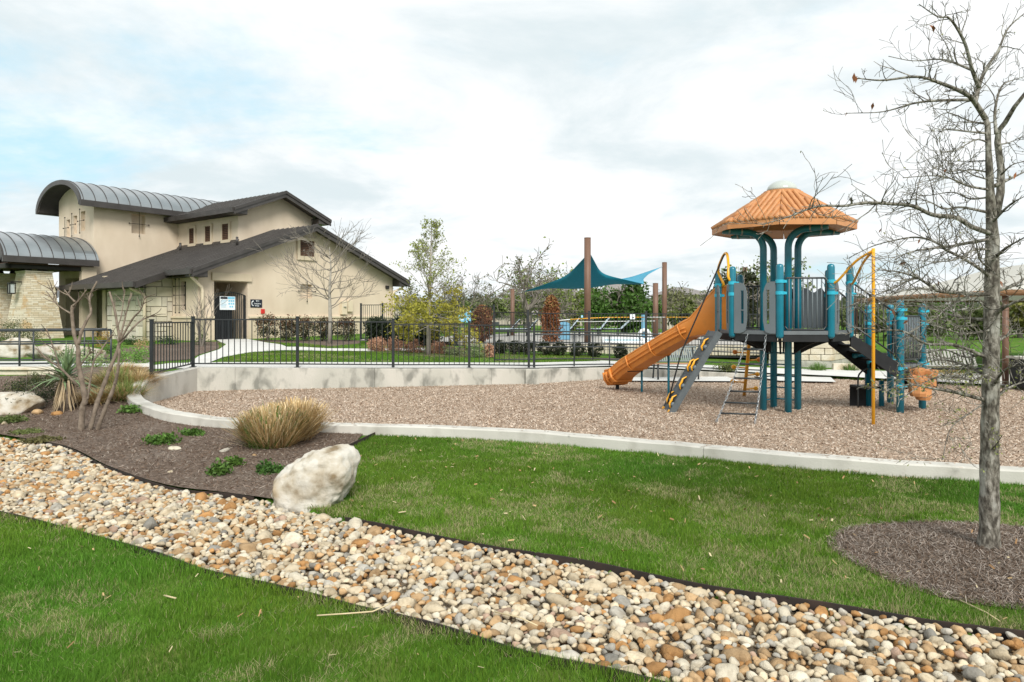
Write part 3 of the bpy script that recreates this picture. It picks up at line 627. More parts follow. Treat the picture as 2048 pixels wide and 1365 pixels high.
# --- walls
m = BM(); wall_holes(m, lambda a, d, z: (a, d, z), 0, 11.7, .3, lambda a: lowz(a)-.10, [RS], [(.75, 2.42, .55, 3.34, 2.6), (5.37, 6.08, 2.66, 3.36, .28)]); m.build('gable_wall', K['stucco'], club, fix=False)
m = BM(); wall_holes(m, lambda a, d, z: (d, a, z), 0, 2.13, .3, lambda a: lowz(0)-.1, [], [(.98, 1.40, 2.05, 3.32, .25)]); m.build('side_wall', K['stucco'], club, fix=False)
m = BM(); m.quad((11.7, 0, .3), (11.7, 9, .3), (11.7, 9, lowz(11.7)-.1), (11.7, 0, lowz(11.7)-.1)); m.build('rear_side_wall', K['stucco'], club)
m = BM(); wall_holes(m, lambda a, d, z: (3.86+d, a, z), 3.0, 9.0, 4.6, lambda a: clz(3.86)-.06, [], []); wall_holes(m, lambda a, d, z: (a, 3.0+d, z), 3.86, 8.45, 4.6, lambda a: clz(a)-.08, [6.15], [])
m.quad((8.45, 3, 4.6), (8.45, 9, 4.6), (8.45, 9, clz(8.45)-.06), (8.45, 3, clz(8.45)-.06)); m.build('clerestory_wall', K['stucco'], club, fix=False)
m = BM(); wall_holes(m, lambda a, d, z: (a, 8.75+d, z), -.5, 10, .3, lambda a: 7.6, [], [(1.35, 2.07, 6.12, 7.15, .32)])
tz = [(11.5, 11.9, 5.95, 6.86, .16), (10.66, 11.07, 6.05, 7.0, .16), (9.69, 10.2, 6.15, 7.15, .16)]
arc = lambda t: 7.55 + 1.05*math.sqrt(max(0, 1-((t-10.8)/2.15)**2))
wall_holes(m, lambda a, d, z: (-.5+d, a, z), 8.75, 12.85, .3, arc, list(np.linspace(8.8, 12.8, 21)), tz + [(9.74, 11.9, .75, 3.75, 1.6)])
m.quad((-.5, 12.85, .3), (8, 12.85, .3), (8, 12.85, 7.6), (-.5, 12.85, 7.6)); m.build('tower_wall', K['stucco'], club, fix=False)
# --- wainscot, lintels, frames
def bb(name, mt, s0, s1, t0, t1, z0, z1, parent=club, bevel=.012): return BM().bx(s0, s1, t0, t1, z0, z1).build(name, K[mt], parent, bevel=bevel)
bb('wainscot', 'trim', -.07, .74, -.07, .02, .3, 1.66); bb('wainscot', 'trim', 2.43, 11.76, -.07, .02, .3, 1.66); bb('wainscot', 'trim', -.07, .02, .03, 2.05, .3, 1.66)
bb('ledge', 'cream', -.12, .72, -.12, .03, 1.67, 1.77); bb('ledge', 'cream', 2.45, 11.8, -.12, .03, 1.67, 1.77); bb('ledge', 'cream', -.12, .03, .04, 2.08, 1.67, 1.77)
bb('lintel', 'trim', .62, 2.60, -.09, .02, 3.36, 3.72)
bb('pilaster', 'trim', -1.2, -.51, 8.4, 8.74, .3, 4.2); bb('pilaster', 'trim', -.9, -.6, 6.6, 6.95, .3, 3.7)
bb('door_surround', 'trim', -.58, -.49, 9.5, 12.1, 3.76, 4.1); bb('door_surround', 'trim', -.56, -.49, 9.45, 9.74, .3, 3.75); bb('door_surround', 'trim', -.56, -.49, 11.9, 12.2, .3, 3.75)
def louver(fn, a0, a1, z0, z1, mrg=.2):
    fr = MB(fn)                                          # fn maps (a, out, z)
    fr.bx(a0, a1, -.02, .09, z0, z0+mrg); fr.bx(a0, a1, -.02, .09, z1-mrg*.75, z1); fr.bx(a0, a0+mrg*.8, -.02, .088, z0+mrg, z1-mrg*.75); fr.bx(a1-mrg*.8, a1, -.02, .088, z0+mrg, z1-mrg*.75)
    w = fr.build('louver_window', K['trim'], club)
    x0, x1, y0, y1 = a0+mrg*.8, a1-mrg*.8, z0+mrg, z1-mrg*.75
    MB(fn).bx(x0, x1, .004, .012, y0, y1).build('backing', K['soffit'], w)
    sd = MB(fn); sd.bx(x0, x0+.05, .012, .07, y0, y1); sd.bx(x1-.05, x1, .012, .07, y0, y1); sd.bx(x0+.05, x1-.05, .012, .07, y1-.05, y1); sd.bx(x0+.05, x1-.05, .012, .07, y0, y0+.05); sd.build('shutter_frame', K['louver'], w)
    n = int((y1-y0-.1)/.085)
    for k in range(n):
        z = y0+.05+(k+.5)*(y1-y0-.1)/n; sl = MB(fn); sl.prism([(x0+.05, .02, z+.03), (x0+.05, .035, z+.034), (x0+.05, .062, z-.026), (x0+.05, .05, z-.03)], (x1-x0-.1, 0, 0)); sl.build('slat', K['louver'], w)
louver(lambda p: Bp((p[0], -p[1], p[2])), 5.14, 6.32, 4.56, 5.69, .2)
for a0, a1 in ((6.87, 7.6), (5.28, 6.04), (3.62, 4.44)): louver(lambda p: Bp((3.86-p[1], p[0], p[2])), a0, a1, 5.52, 6.62, .16)
# wrought-iron window grilles
def grille(bars, name='window_grille'):
    mb = BM()
    for a, b in bars:
        mb.tube([a, b], .012, 6); mb.lathe((a[0], a[1], a[2]-.03), [(.03, 0), (.03, .06)], 6); mb.lathe((b[0], b[1], b[2]-.03), [(.03, 0), (.03, .06)], 6)
    mb.build(name, K['iron'], club)
grille([((5.22, -.07, 3.01), (6.23, -.07, 3.01)), ((5.72, -.075, 2.5), (5.72, -.075, 3.52))])
grille([((1.2, 8.67, 6.62), (2.22, 8.67, 6.62)), ((1.71, 8.665, 5.98), (1.71, 8.665, 7.29))])
for a0, a1, z0, z1, _ in tz:
    c = (a0+a1)/2+.12; grille([((-.62, c, z0-.12), (-.62, c, z1+.1)), ((-.615, a0-.08, (z0+z1)/2), (-.615, a1+.12, (z0+z1)/2))])
grille([((-.14, t, 1.92), (-.14, t, 3.42)) for t in (1.30, 1.62)] + [((-.135, .86, z), (-.135, 1.76, z)) for z in (2.25, 2.7, 3.1)])
BM().bx(.18, .23, .98, 1.40, 2.05, 3.32).build('dark_pane', K['darkglass'], club)
# --- ashlar bump-out, each stone its own piece
m = BM(); m.bx(-1.24, .0, 2.15, 5.6, .3, lowz(-1.26)-.05); m.build('bump_out_wall', K['mortar'], club)
ra = random.Random(3)
def ashlar(fn, a0, a1, z0, z1, parent):
    cell = .215; nz = int((z1-z0)/cell); na = int((a1-a0)/cell); used = [[False]*na for _ in range(nz)]; ca = (a1-a0)/na; cz = (z1-z0)/nz
    for j in range(nz):
        for i in range(na):
            if used[j][i]: continue
            w, h = ra.choice([(1,1), (2,1), (3,1), (2,2), (2,1), (3,2), (1,1), (2,2)])
            while w > 1 and (i+w > na or any(used[j][i+k] for k in range(w))): w -= 1
            while h > 1 and (j+h > nz or any(used[j+q][i+k] for q in range(h) for k in range(w))): h -= 1
            for q in range(h):
                for k in range(w): used[j+q][i+k] = True
            g = .013; d = ra.uniform(.03, .05)
            x0, x1, y0, y1 = a0+i*ca+g, a0+(i+w)*ca-g, z0+j*cz+g, z0+(j+h)*cz-g; e = .012
            mb = MB(fn); mb.add([(x0, 0, y0), (x1, 0, y0), (x1, 0, y1), (x0, 0, y1), (x0+e, d, y0+e), (x1-e, d, y0+e), (x1-e, d, y1-e), (x0+e, d, y1-e)], [(4,5,6,7), (0,1,5,4), (1,2,6,5), (2,3,7,6), (3,0,4,7)])
            o = mb.build('stone_block', K['ashlar'], parent); v = ra.uniform(.82, 1.12); o.color = (v, v*ra.uniform(.96, 1.0), v*ra.uniform(.9, 1.0), 1)
ashlar(lambda p: Bp((p[0], 2.15-p[1], p[2])), -1.22, -.0, .4, lowz(-.9)-.1, club)
ashlar(lambda p: Bp((-1.24-p[1], p[0], p[2])), 2.17, 5.6, .4, lowz(-1.26)-.1, club)
# --- low roof
def slab(s0, s1, t0, t1, zf, th=.10):
    mb = BM(); mb.prism([(s0, t0, zf(s0)), (s1, t0, zf(s1)), (s1, t1, zf(s1)), (s0, t1, zf(s0))], (0, 0, -th)); return mb
low_roof = slab(-.6, RS, -.6, 1.5, lowz).build('low_roof', K['bronze'], club)
slab(-1.95, RS, 1.5, 8.9, lowz).build('roof_plane', K['bronze'], low_roof); slab(RS, 12.35, -.6, 9, lowz).build('roof_plane', K['bronze'], low_roof)
def seams(s0, s1, ts, zf, par):
    mb0 = MB(); d = Vector((s1-s0, 0, zf(s1)-zf(s0)))
    for t in ts: BM().prism([(s0, t-.012, zf(s0)), (s1, t-.012, zf(s1)), (s1, t+.012, zf(s1)), (s0, t+.012, zf(s0))], (0, 0, .045)).build('seam', K['seam'], par)
seams(-.6, RS, np.arange(-.45, 1.5, .40), lowz, low_roof); seams(-1.95, RS, np.arange(1.6, 8.7, .40), lowz, low_roof)
def fascia(name, a, b, h=.26, w=.06, par=None): BM().prism([(a[0], a[1], a[2]-h), (b[0], b[1], b[2]-h), (b[0], b[1], b[2]+.03), (a[0], a[1], a[2]+.03)], (0, -w, 0) if abs(a[1]-b[1]) < .01 else (-w, 0, 0)).build(name, K['bronze'], par or low_roof)
fascia('rake_board', (-.62, -.6, lowz(-.6)), (RS, -.6, lowz(RS)), .30); fascia('rake_board', (RS, -.6, lowz(RS)), (12.38, -.6, lowz(12.35)), .30)
fascia('rake_trim', (-.62, -.66, lowz(-.6)+.02), (RS, -.66, lowz(RS)+.02), .13, .05); fascia('rake_trim', (RS, -.66, lowz(RS)+.02), (12.38, -.66, lowz(12.35)+.02), .13, .05)
fascia('rake_board', (-1.98, 1.5, lowz(-1.95)), (-.55, 1.5, lowz(-.6)), .26)
fascia('gutter', (-.6, -.62, EZ), (-.6, 1.5, EZ), .2, .13); fascia('gutter', (-1.95, 1.47, lowz(-1.95)), (-1.95, 8.8, lowz(-1.95)), .2, .13)
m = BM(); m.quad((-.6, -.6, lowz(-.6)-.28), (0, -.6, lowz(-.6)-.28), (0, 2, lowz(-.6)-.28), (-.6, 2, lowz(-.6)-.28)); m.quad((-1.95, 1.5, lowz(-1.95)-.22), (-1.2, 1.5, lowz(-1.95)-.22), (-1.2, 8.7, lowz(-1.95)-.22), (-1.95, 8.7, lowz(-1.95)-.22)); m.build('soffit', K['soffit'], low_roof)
bb('eave_return', 'bronze', -.58, .12, -.58, -.0, EZ-.30, EZ+.12, low_roof); bb('eave_return', 'bronze', 11.65, 12.3, -.58, -.0, EZ-.30, EZ+.10, low_roof)
# flashing where the clerestory meets the low roof
BM().prism([(3.75, 2.9, lowz(3.8)+.02), (3.75, 8.7, lowz(3.8)+.02), (3.86, 8.7, lowz(3.8)+.16), (3.86, 2.9, lowz(3.8)+.16)], (0, 0, -.02)).build('flashing', K['bronze'], low_roof)
for t, s in ((7.3, 3.2), (1.9, 3.1)): BM().tube([(s, t, lowz(s)), (s, t, lowz(s)+.42)], .06, 10).build('vent_pipe', K['bronze'], low_roof, True)
# --- clerestory roof
upper_roof = slab(3.2, 6.15, 2.3, 9.2, clz, .12).build('upper_roof', K['bronze'], club); slab(6.15, 9.1, 2.3, 9.2, clz, .12).build('roof_plane', K['bronze'], upper_roof)
seams(3.2, 6.15, np.arange(2.5, 9.1, .4), clz, upper_roof)
fascia('rake_board', (3.17, 2.3, clz(3.2)), (6.15, 2.3, clz(6.15)), .30, .06, upper_roof); fascia('rake_board', (6.15, 2.3, clz(6.15)), (9.13, 2.3, clz(9.1)), .30, .06, upper_roof)
fascia('rake_trim', (3.17, 2.24, clz(3.2)+.02), (6.15, 2.24, clz(6.15)+.02), .13, .05, upper_roof); fascia('rake_trim', (6.15, 2.24, clz(6.15)+.02), (9.13, 2.24, clz(9.1)+.02), .13, .05, upper_roof)
fascia('gutter', (3.2, 2.28, clz(3.2)), (3.2, 9.1, clz(3.2)), .22, .14, upper_roof)
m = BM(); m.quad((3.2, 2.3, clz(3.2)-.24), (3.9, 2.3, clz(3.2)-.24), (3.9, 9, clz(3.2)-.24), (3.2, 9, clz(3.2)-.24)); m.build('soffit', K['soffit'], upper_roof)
bb('eave_return', 'bronze', 3.2, 3.95, 2.32, 3.0, clz(3.2)-.26, clz(3.2)+.05, upper_roof); bb('eave_return', 'bronze', 8.35, 9.05, 2.32, 3.0, clz(3.2)-.26, clz(3.2)+.05, upper_roof)
# --- barrel roofs
def barrel(name, s0, s1, tc_, half, zb, rise, th, nseam, par, thick_end=True, pw=.5):
    prof = []
    for k in range(29):
        a = math.pi*(k/28); x = math.cos(a); z = math.sin(a)**pw if 0 < k < 28 else 0
        prof.append((tc_ - x*half, zb + rise*max(0, 1-abs(x)**2.15)**.62))
    inn = [(t + (tc_-t)*.055, z - th) for t, z in prof]
    mb = BM(); n = len(prof)
    vs_ = [(s, t, z) for s in (s0, s1) for (t, z) in prof] + [(s, t, z) for s in (s0, s1) for (t, z) in inn]
    fs = []
    for k in range(n-1): fs += [(k, k+1, n+k+1, n+k), (2*n+k, 3*n+k, 3*n+k+1, 2*n+k+1), (k, 2*n+k, 2*n+k+1, k+1), (n+k, n+k+1, 3*n+k+1, 3*n+k)]
    fs += [(0, n, 3*n, 2*n), (n-1, 3*n-1, 4*n-1, 2*n-1)]
    mb.add(vs_, fs); o = mb.build(name, K['barrel'], par)
    for j in range(nseam):
        s = s0 + .12 + (s1-s0-.24)*j/(nseam-1); BM().tube([(s, t, z+.012) for t, z in prof], .022, 4).build('seam', K['bronze'], o)
    # dark rim at the open end and along the eaves
    rim = BM()
    for k in range(n-1):
        (t0, z0), (t1, z1) = prof[k], prof[k+1]; (q0, y0), (q1, y1) = inn[k], inn[k+1]
        rim.add([(s0-.05, t0, z0+.02), (s0-.05, t1, z1+.02), (s0-.05, q1, y1-.05), (s0-.05, q0, y0-.05), (s0+.03, t0, z0+.02), (s0+.03, t1, z1+.02), (s0+.03, q1, y1-.05), (s0+.03, q0, y0-.05)], [(0,1,2,3), (4,7,6,5), (0,4,5,1), (3,2,6,7)])
    rim.build('rim', K['bronze'], o)
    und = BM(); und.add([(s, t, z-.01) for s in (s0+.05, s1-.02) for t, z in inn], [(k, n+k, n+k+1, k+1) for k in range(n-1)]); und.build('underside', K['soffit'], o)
    for t in (tc_-half, tc_+half):
        BM().bx(s0-.04, s1, t-.06, t+.06, zb-.26, zb+.03).build('eave_band', K['bronze'], o)
    return o
barrel('tower_roof', -1.35, 9.5, 10.8, 2.62, 7.45, 1.22, .16, 20, club)
# --- entrance, porch
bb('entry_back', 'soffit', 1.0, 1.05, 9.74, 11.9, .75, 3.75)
door = bb('entry_door', 'black', .86, .94, 9.95, 11.5, .75, 2.95)
BM().bx(.84, .86, 10.05, 10.68, .95, 2.85).build('pane', K['darkglass'], door); BM().bx(.84, .86, 10.76, 11.4, .95, 2.85).build('pane', K['darkglass'], door)
BM().bx(.82, .838, 10.1, 10.5, 1.6, 2.4).build('notice', K['signblue'], door); BM().bx(.82, .838, 11.0, 11.3, 1.7, 2.3).build('notice', K['signwhite'], door)
porch = thing('entrance_porch', Bp((-3, 10.5, G0)), 'barrel-roofed entrance porch on battered ledgestone piers', 'porch')
barrel('porch_roof', -4.6, -.52, 11.3, 3.15, 4.5, 1.35, .14, 9, porch)
bb('ceiling', 'louver', -4.3, -.6, 8.5, 14.1, 4.12, 4.24, porch); bb('beam', 'soffit', -4.3, -.6, 8.5, 8.75, 3.98, 4.2, porch); bb('beam', 'soffit', -4.4, -4.15, 8.5, 14, 3.98, 4.2, porch)
for (s, t, w0, w1) in ((-3.0, 9.15, 1.95, 1.12), (-3.0, 12.6, 1.95, 1.3)):
    mb = BM(); a, b = w0/2, w1/2
    mb.add([(s-a, t-a, .4), (s+a, t-a, .4), (s+a, t+a, .4), (s-a, t+a, .4), (s-b, t-b, 3.84), (s+b, t-b, 3.84), (s+b, t+b, 3.84), (s-b, t+b, 3.84)], [(0,1,5,4), (1,2,6,5), (2,3,7,6), (3,0,4,7), (4,5,6,7)])
    mb.build('pier', K['ledge'], porch); BM().bx(s-b-.04, s+b+.04, t-b-.04, t+b+.04, 3.84, 3.90).build('pier_cap', K['limestone'], porch)
    for dx_, dy_ in ((-.3, -.3), (.3, -.3), (-.3, .3), (.3, .3)):
        BM().tube([(s+dx_, t+dy_, 3.88), (s+dx_*1.5, t+dy_*1.5, 4.15)], .10, 6).build('strut', K['soffit'], porch)
mb = BM().bx(-2.0, -1.4, 12.9, 16, .4, 3.3).build('side_wall', K['ledge'], porch)
def lantern(p, label):
    root = thing('wall_lantern', p, label, 'lamp')
    p = Vector(p); f = lambda q: p + (BU*q[0] + BV*q[1] + Vector((0, 0, q[2])))*(.82)
    MB(f).bx(-.17, .17, -.17, .17, .26, .32).build('lantern_cap', K['iron'], root); MB(f).bx(-.15, .15, -.15, .15, -.32, -.27).build('lantern_base', K['iron'], root)
    fr = MB(f)
    for a in (-.14, .14):
        for b in (-.14, .14): fr.bx(a-.02, a+.02, b-.02, b+.02, -.27, .26)
    fr.build('lantern_frame', K['iron'], root); MB(f).bx(-.11, .11, -.11, .11, -.26, .25).build('lantern_glass', K['lanternglass'], root)
    MB(f).bx(-.03, .5, -.03, .03, .34, .40).bx(-.03, .03, -.03, .03, .31, .36).build('bracket', K['iron'], root)
K['lanternglass'] = mat('lantern_glass', [(.42,.45,.44)], 3, .2)
lantern(Bp((-4.05, 8.83, 3.06)), 'black box lantern on the sloping ledgestone pier')
lantern(Bp((-.95, 12.2, 3.0)), 'black box lantern between pier and entrance recess')
lantern(Bp((-.95, 8.98, 3.05)), 'black box lantern right of the entrance recess')
# --- downspouts
def spout(pts): BM().tube(pts, .07, 8).build('downspout', K['cream'], club, True)
spout([(-.55, -.35, 3.6), (-.50, -.35, 3.45), (.06, -.16, 3.05), (.11, -.16, 2.9), (.11, -.16, .6)])
spout([(-1.85, 2.2, 3.05), (-1.8, 2.2, 2.95), (-1.33, 2.05, 2.72), (-1.30, 2.05, 2.55), (-1.30, 2.05, .5)])
spout([(12.2, -.3, 3.5), (12.1, -.3, 3.35), (11.62, -.15, 3.15), (11.58, -.15, 3.0), (11.58, -.15, .5)])
# --- small fixtures on the gable wall
mbx = bb('meter_box', 'cream', 7.85, 8.2, -.2, .0, 1.85, 2.55); BM().lathe((8.02, -.2, 2.25), [(.09, 0), (.09, .02)], 12).build('meter_dial', K['galv'], mbx)
bb('meter_box', 'cream', 8.3, 8.62, -.16, .0, 2.0, 2.6); bb('conduit', 'cream', 8.0, 8.06, -.08, 0, .9, 1.84); bb('alarm_box', 'red', 3.12, 3.3, -.07, 0, 1.88, 2.1); bb('lamp', 'soffit', 11.1, 11.3, -.12, 0, 3.3, 3.48)
# --- signs with lettering
def text(body, fn, size, mt, parent, name='lettering', align='CENTER'):
    c = bpy.data.curves.new(name, 'FONT'); c.body = body; c.size = size; c.extrude = .003; c.align_x = align; c.align_y = 'CENTER'
    o = bpy.data.objects.new(name, c); col.objects.link(o); dg = bpy.context.evaluated_depsgraph_get(); me = bpy.data.meshes.new_from_object(o.evaluated_get(dg)); bpy.data.objects.remove(o); bpy.data.curves.remove(c)
    for v in me.vertices: v.co = fn((v.co.x, v.co.z, v.co.y))
    me.materials.clear(); me.materials.append(K[mt]); return link(name, me, parent)
sg = thing('wall_sign', Bp((2.86, 0, 2.15)), 'dark emergency phone sign beside the black gate', 'sign')
BM().bx(2.56, 3.18, -.03, -.002, 2.17, 2.55).build('plate', K['signdark'], sg, bevel=.01)
f3 = lambda cs, cz: (lambda p: Bp((cs+p[0], -.034-p[1], cz+p[2])))
text('911', f3(2.93, 2.47), .12, 'signwhite', sg); text('Emergency', f3(2.93, 2.35), .085, 'signwhite', sg); text('Phone', f3(2.90, 2.25), .085, 'signwhite', sg)
BM().tube([(2.70, -.036, 2.47), (2.635, -.036, 2.43), (2.62, -.036, 2.36), (2.64, -.036, 2.28), (2.70, -.036, 2.25)], [.03, .017, .015, .017, .03], 6).build('handset_symbol', K['signwhite'], sg)
# --- alcove gate
gt = thing('alcove_gate', Bp((1.6, .15, G0)), 'arched black picket gate in the clubhouse doorway', 'gate')
for s in (.80, 2.36): BM().bx(s-.035, s+.035, .10, .17, .57, 2.72).build('gate_post', K['black'], gt)
top = lambda s: 2.72 + .14*math.sin(math.pi*(s-.8)/1.56)
BM().tube([(s, .135, top(s)) for s in np.linspace(.8, 2.36, 14)], .025, 6).build('top_rail', K['black'], gt)
for z in (.68, 1.62): BM().bx(.84, 2.32, .115, .155, z-.02, z+.02).build('rail', K['black'], gt)
for k in range(15):
    s = .86 + k*1.44/14; BM().bx(s-.011, s+.011, .124, .146, .66, top(s)).build('picket', K['black'], gt)
BM().bx(.86, 1.75, .16, .18, .66, 2.66).build('mesh_panel', K['deck'], gt)
gs = thing('pool_rules_sign', Bp((1.55, .1, 2.0)), 'white and blue pool rules sign hung on the doorway gate', 'sign')
BM().bx(1.08, 1.84, .075, .095, 2.05, 2.66).build('plate', K['signwhite'], gs)
BM().bx(1.11, 1.45, .068, .074, 2.54, 2.64).build('header', K['signdark'], gs); BM().bx(1.47, 1.81, .068, .074, 2.54, 2.64).build('header', K['signblue'], gs)
for r_ in range(3):
    for c_ in range(3 if r_ < 2 else 2): BM().lathe((0, 0, 0), [(.01, 0)], 3) if 0 else BM().bx(1.50+c_*.105+(.05 if r_ == 2 else 0), 1.575+c_*.105+(.05 if r_ == 2 else 0), .068, .074, 2.42-r_*.13, 2.50-r_*.13).build('pictogram', K['signblue'], gs)
for r_ in range(6): BM().bx(1.13, 1.13+.28*(1-.2*(r_ % 3)/2), .068, .073, 2.47-r_*.06, 2.485-r_*.06).build('text_line', K['signblue'], gs)
bb('alcove_floor', 'walk', .76, 2.41, .01, 2.5, .56, .58)
# ------------------------------------------------------------------ play structure
PC = Vector((5.05, 13.3, 0)); DZ = 1.5; OR = 1.15
ps = thing('play_structure', PC, 'teal and orange play tower with tiled umbrella roof, slide and climbers', 'playground')
OV = [Vector((PC.x + OR*math.cos(math.radians(a)), PC.y + OR*math.sin(math.radians(a)), 0)) for a in (202.5, 247.5, 292.5, 337.5, 22.5, 67.5, 112.5, 157.5)]
Z3 = Vector((0, 0, 1))
def post(p, z0, z1, r=.0635, clamps=(), round_bottom=False, name='post'):
    pr = [(r, z0), (r, z1-r*.9), (r*.93, z1-r*.45), (r*.7, z1-r*.12), (r*.3, z1), (.004, z1+.005)]
    if round_bottom: pr = [(.004, z0-r*.8), (r*.5, z0-r*.68), (r*.88, z0-r*.3)] + pr
    o = MB().lathe((p[0], p[1], 0), pr, 18).build(name, K['teal'], ps, True)
    for z in clamps:
        c = MB().lathe((p[0], p[1], z), [(r+.002, -.03), (r+.011, -.028), (r+.011, .028), (r+.002, .03)], 18); c.box((p[0]+r+.02, p[1]-.02, z), (.05, .03, .045)); c.build('clamp', K['clamp'], o)
    return o
for i, v in enumerate(OV): post(v, 1.42, 2.66 if i < 5 else 2.60, clamps=(2.36, 2.16) if i != 6 else (2.3,), round_bottom=True)
# deck
deck = MB().prism([(PC.x+(v.x-PC.x)*.97, PC.y+(v.y-PC.y)*.97, DZ-.06) for v in OV], (0, 0, .05)).build('deck', K['deck'], ps)
for i in range(8):
    a, b = OV[i], OV[(i+1) % 8]; d = (b-a).normalized(); MB().bar(a+d*.06+Z3*(DZ-.025), b-d*.06+Z3*(DZ-.025), .05, .065).build('deck_rim', K['deckrim'], deck)
    MB().bar(a+d*.05+Z3*(DZ-.12), b-d*.05+Z3*(DZ-.12), .03, .12).build('deck_beam', K['deck'], deck)
def arch(i, h):                                           # arched bracket from the legs out to a rim post
    c = Vector((PC.x, PC.y, 0)); a = c.lerp(OV[i], .28); b = c.lerp(OV[i], .97); zt = DZ-.10; n = 12
    P = [a+Z3*zt, b+Z3*zt] + [b.lerp(a, k/n)+Z3*(zt-.06-h*(k/n)**1.8) for k in range(n+1)]
    MB().prism(P, (b-a).normalized().cross(Z3)*.03).build('arch_bracket', K['deck'], deck)
for i in range(8): arch(i, .27)
# central legs that carry the roof
RZ = 3.33
for dx_, dy_, ox, oy in ((-.33, .05, -.62, .02), (.0, .42, -.55, .45), (.0, -.30, .42, -.30), (.33, .08, .72, .12)):
    b = Vector((PC.x+dx_, PC.y+dy_, 0)); pts = [b+Z3*-.2, b+Z3*3.02]
    o = Vector((ox, oy, 0)); R_ = .32
    for k in range(1, 9):
        a = math.pi/2*k/8*.95; pts.append(b + Z3*(3.02 + R_*math.sin(a)) + o.normalized()*R_*(1-math.cos(a)))
    pts.append(pts[-1] + o.normalized()*(o.length*.75) + Z3*.03)
    lg = MB().tube(pts, .0635, 16).build('roof_post', K['teal'], ps, True)
    for q in (.25, .75): c = pts[-2].lerp(pts[-1], q); dd = o.normalized(); MB().tube([c-dd*.015, c+dd*.015], .069, 14).build('strap', K['galv'], lg)
# roof: eight moulded panels with tile ribs
RR, RT, ZT, ZB = 1.27, .29, 4.08, RZ
ang = [math.radians(22.5+45*k) for k in range(8)]
roof = MB().lathe((PC.x, PC.y, 0), [(RT+.04, ZT-.05), (RT+.04, ZT+.012), (RT-.02, ZT+.02)], 32).build('roof_crown', K['roof_o'], ps)
MB().lathe((PC.x, PC.y, ZT+.02), [(.275*math.cos(a), .20*math.sin(a)) for a in np.linspace(0, math.pi/2*.97, 9)], 28).build('dome', K['dome'], roof, True)
ztop = ZB+.125
for k in range(8):
    a0, a1 = ang[k], ang[(k+1) % 8] + (2*math.pi if k == 7 else 0); am = (a0+a1)/2
    e = lambda r, a, z: Vector((PC.x+r*math.cos(a), PC.y+r*math.sin(a), z)); g = .006/RR
    mb = MB(); A = [e(RR, a0+g, ZB), e(RR, a1-g, ZB), e(RR, a1-g, ztop), e(RR, a0+g, ztop), e(RT, a0+g*3, ZT-.02), e(RT, a1-g*3, ZT-.02), e(RR*.98, a0+g, ZB+.02), e(RR*.98, a1-g, ZB+.02), e(RT, a0, ZT-.12), e(RT, a1, ZT-.12), e(RR*.62, a0, ZB+.12), e(RR*.62, a1, ZB+.12)]
    mb.add(A, [(0,1,2,3), (3,2,5,4), (0,6,7,1), (6,10,11,7), (10,8,9,11), (8,4,5,9), (0,3,4,8,10,6), (1,7,11,9,5,2)])
    pn = mb.build('roof_panel', K['roof_o'], roof)
    n_ = Vector((math.cos(am), math.sin(am), 0)); tng = Vector((-math.sin(am), math.cos(am), 0)); ap = RR*math.cos(math.pi/8); at = RT*math.cos(math.pi/8)
    hw = RR*math.sin(math.pi/8); ht = RT*math.sin(math.pi/8); c0 = Vector((PC.x, PC.y, 0)); nr_ = 9
    base = c0 + n_*(ap+.005) + Z3*ztop; up = (c0 + n_*at + Z3*(ZT-.01)) - base; LS = up.length; upn = up/LS
    for j in range(nr_):
        x = (j - (nr_-1)/2)*(2*hw/nr_); lim = 1.0 if abs(x) <= ht else (hw-abs(x)-.01)/(hw-ht)
        lim = max(.06, min(1, lim)); Lr = LS*lim; pts = []; rad = []; s = -.012; seg = .26
        while s < Lr-.02:
            e_ = min(s+seg, Lr); pts += [base+tng*x+upn*s, base+tng*x+upn*(e_-.006)]; rad += [.044*(1 if lim > .3 else .9), .036]; s = e_
        if len(pts) < 2: continue
        MB().tube(pts, rad, 10).build('tile_rib', K['roof_o'], pn, True)
# barriers
def pframe(a, b):
    a, b = Vector(a), Vector(b); d = (b-a).normalized(); n = d.cross(Z3).normalized(); return lambda p: a + d*p[0] + n*p[1] + Z3*p[2]
def slot_panel(a, b, x0, x1, z0, z1, sl, flip=False, off=.03):
    """grey plate between x0..x1 with two see-through hand slots; sl = slot offset from the free edge"""
    f = pframe(a, b); w = x1-x0; fr = (lambda p: f((x1-p[0], p[1]+off, p[2]))) if flip else (lambda p: f((x0+p[0], p[1]+off, p[2])))
    mb = MB(fr); T = .02; sa, sb = w-sl-.055, w-sl
    P = lambda pts: mb.prism([(x, 0, z) for x, z in pts], (0, T, 0))
    P([(0, z0), (sa, z0), (sa, z1), (0, z1)]); P([(sb, z0+.02), (w-.03, z0+.05), (w, z0+.22), (w, z1-.20), (w-.03, z1-.09), (sb, z1-.03)])
    zz = [z0+.005, z0+.17, z0+.40, z1-.48, z1-.14, z1-.008]; P([(sa, zz[0]), (sb, zz[0]+.015), (sb, zz[1]), (sa, zz[1])]); P([(sa, zz[2]), (sb, zz[2]), (sb, zz[3]), (sa, zz[3])]); P([(sa, zz[4]), (sb, zz[4]), (sb, zz[5]-.015), (sa, zz[5])])
    mb.build('hand_panel', K['panel'], ps)
def gap_pair(i, j, w0, w1):
    a, b = OV[i], OV[j]; L = (b-a).length; slot_panel(a, b, .055, w0, 1.46, 2.36, .06); slot_panel(a, b, L-w1, L-.055, 1.46, 2.36, .06, True)
gap_pair(0, 1, .30, .28); gap_pair(2, 3, .25, .25); gap_pair(7, 0, .22, .22); gap_pair(6, 7, .2, .2)
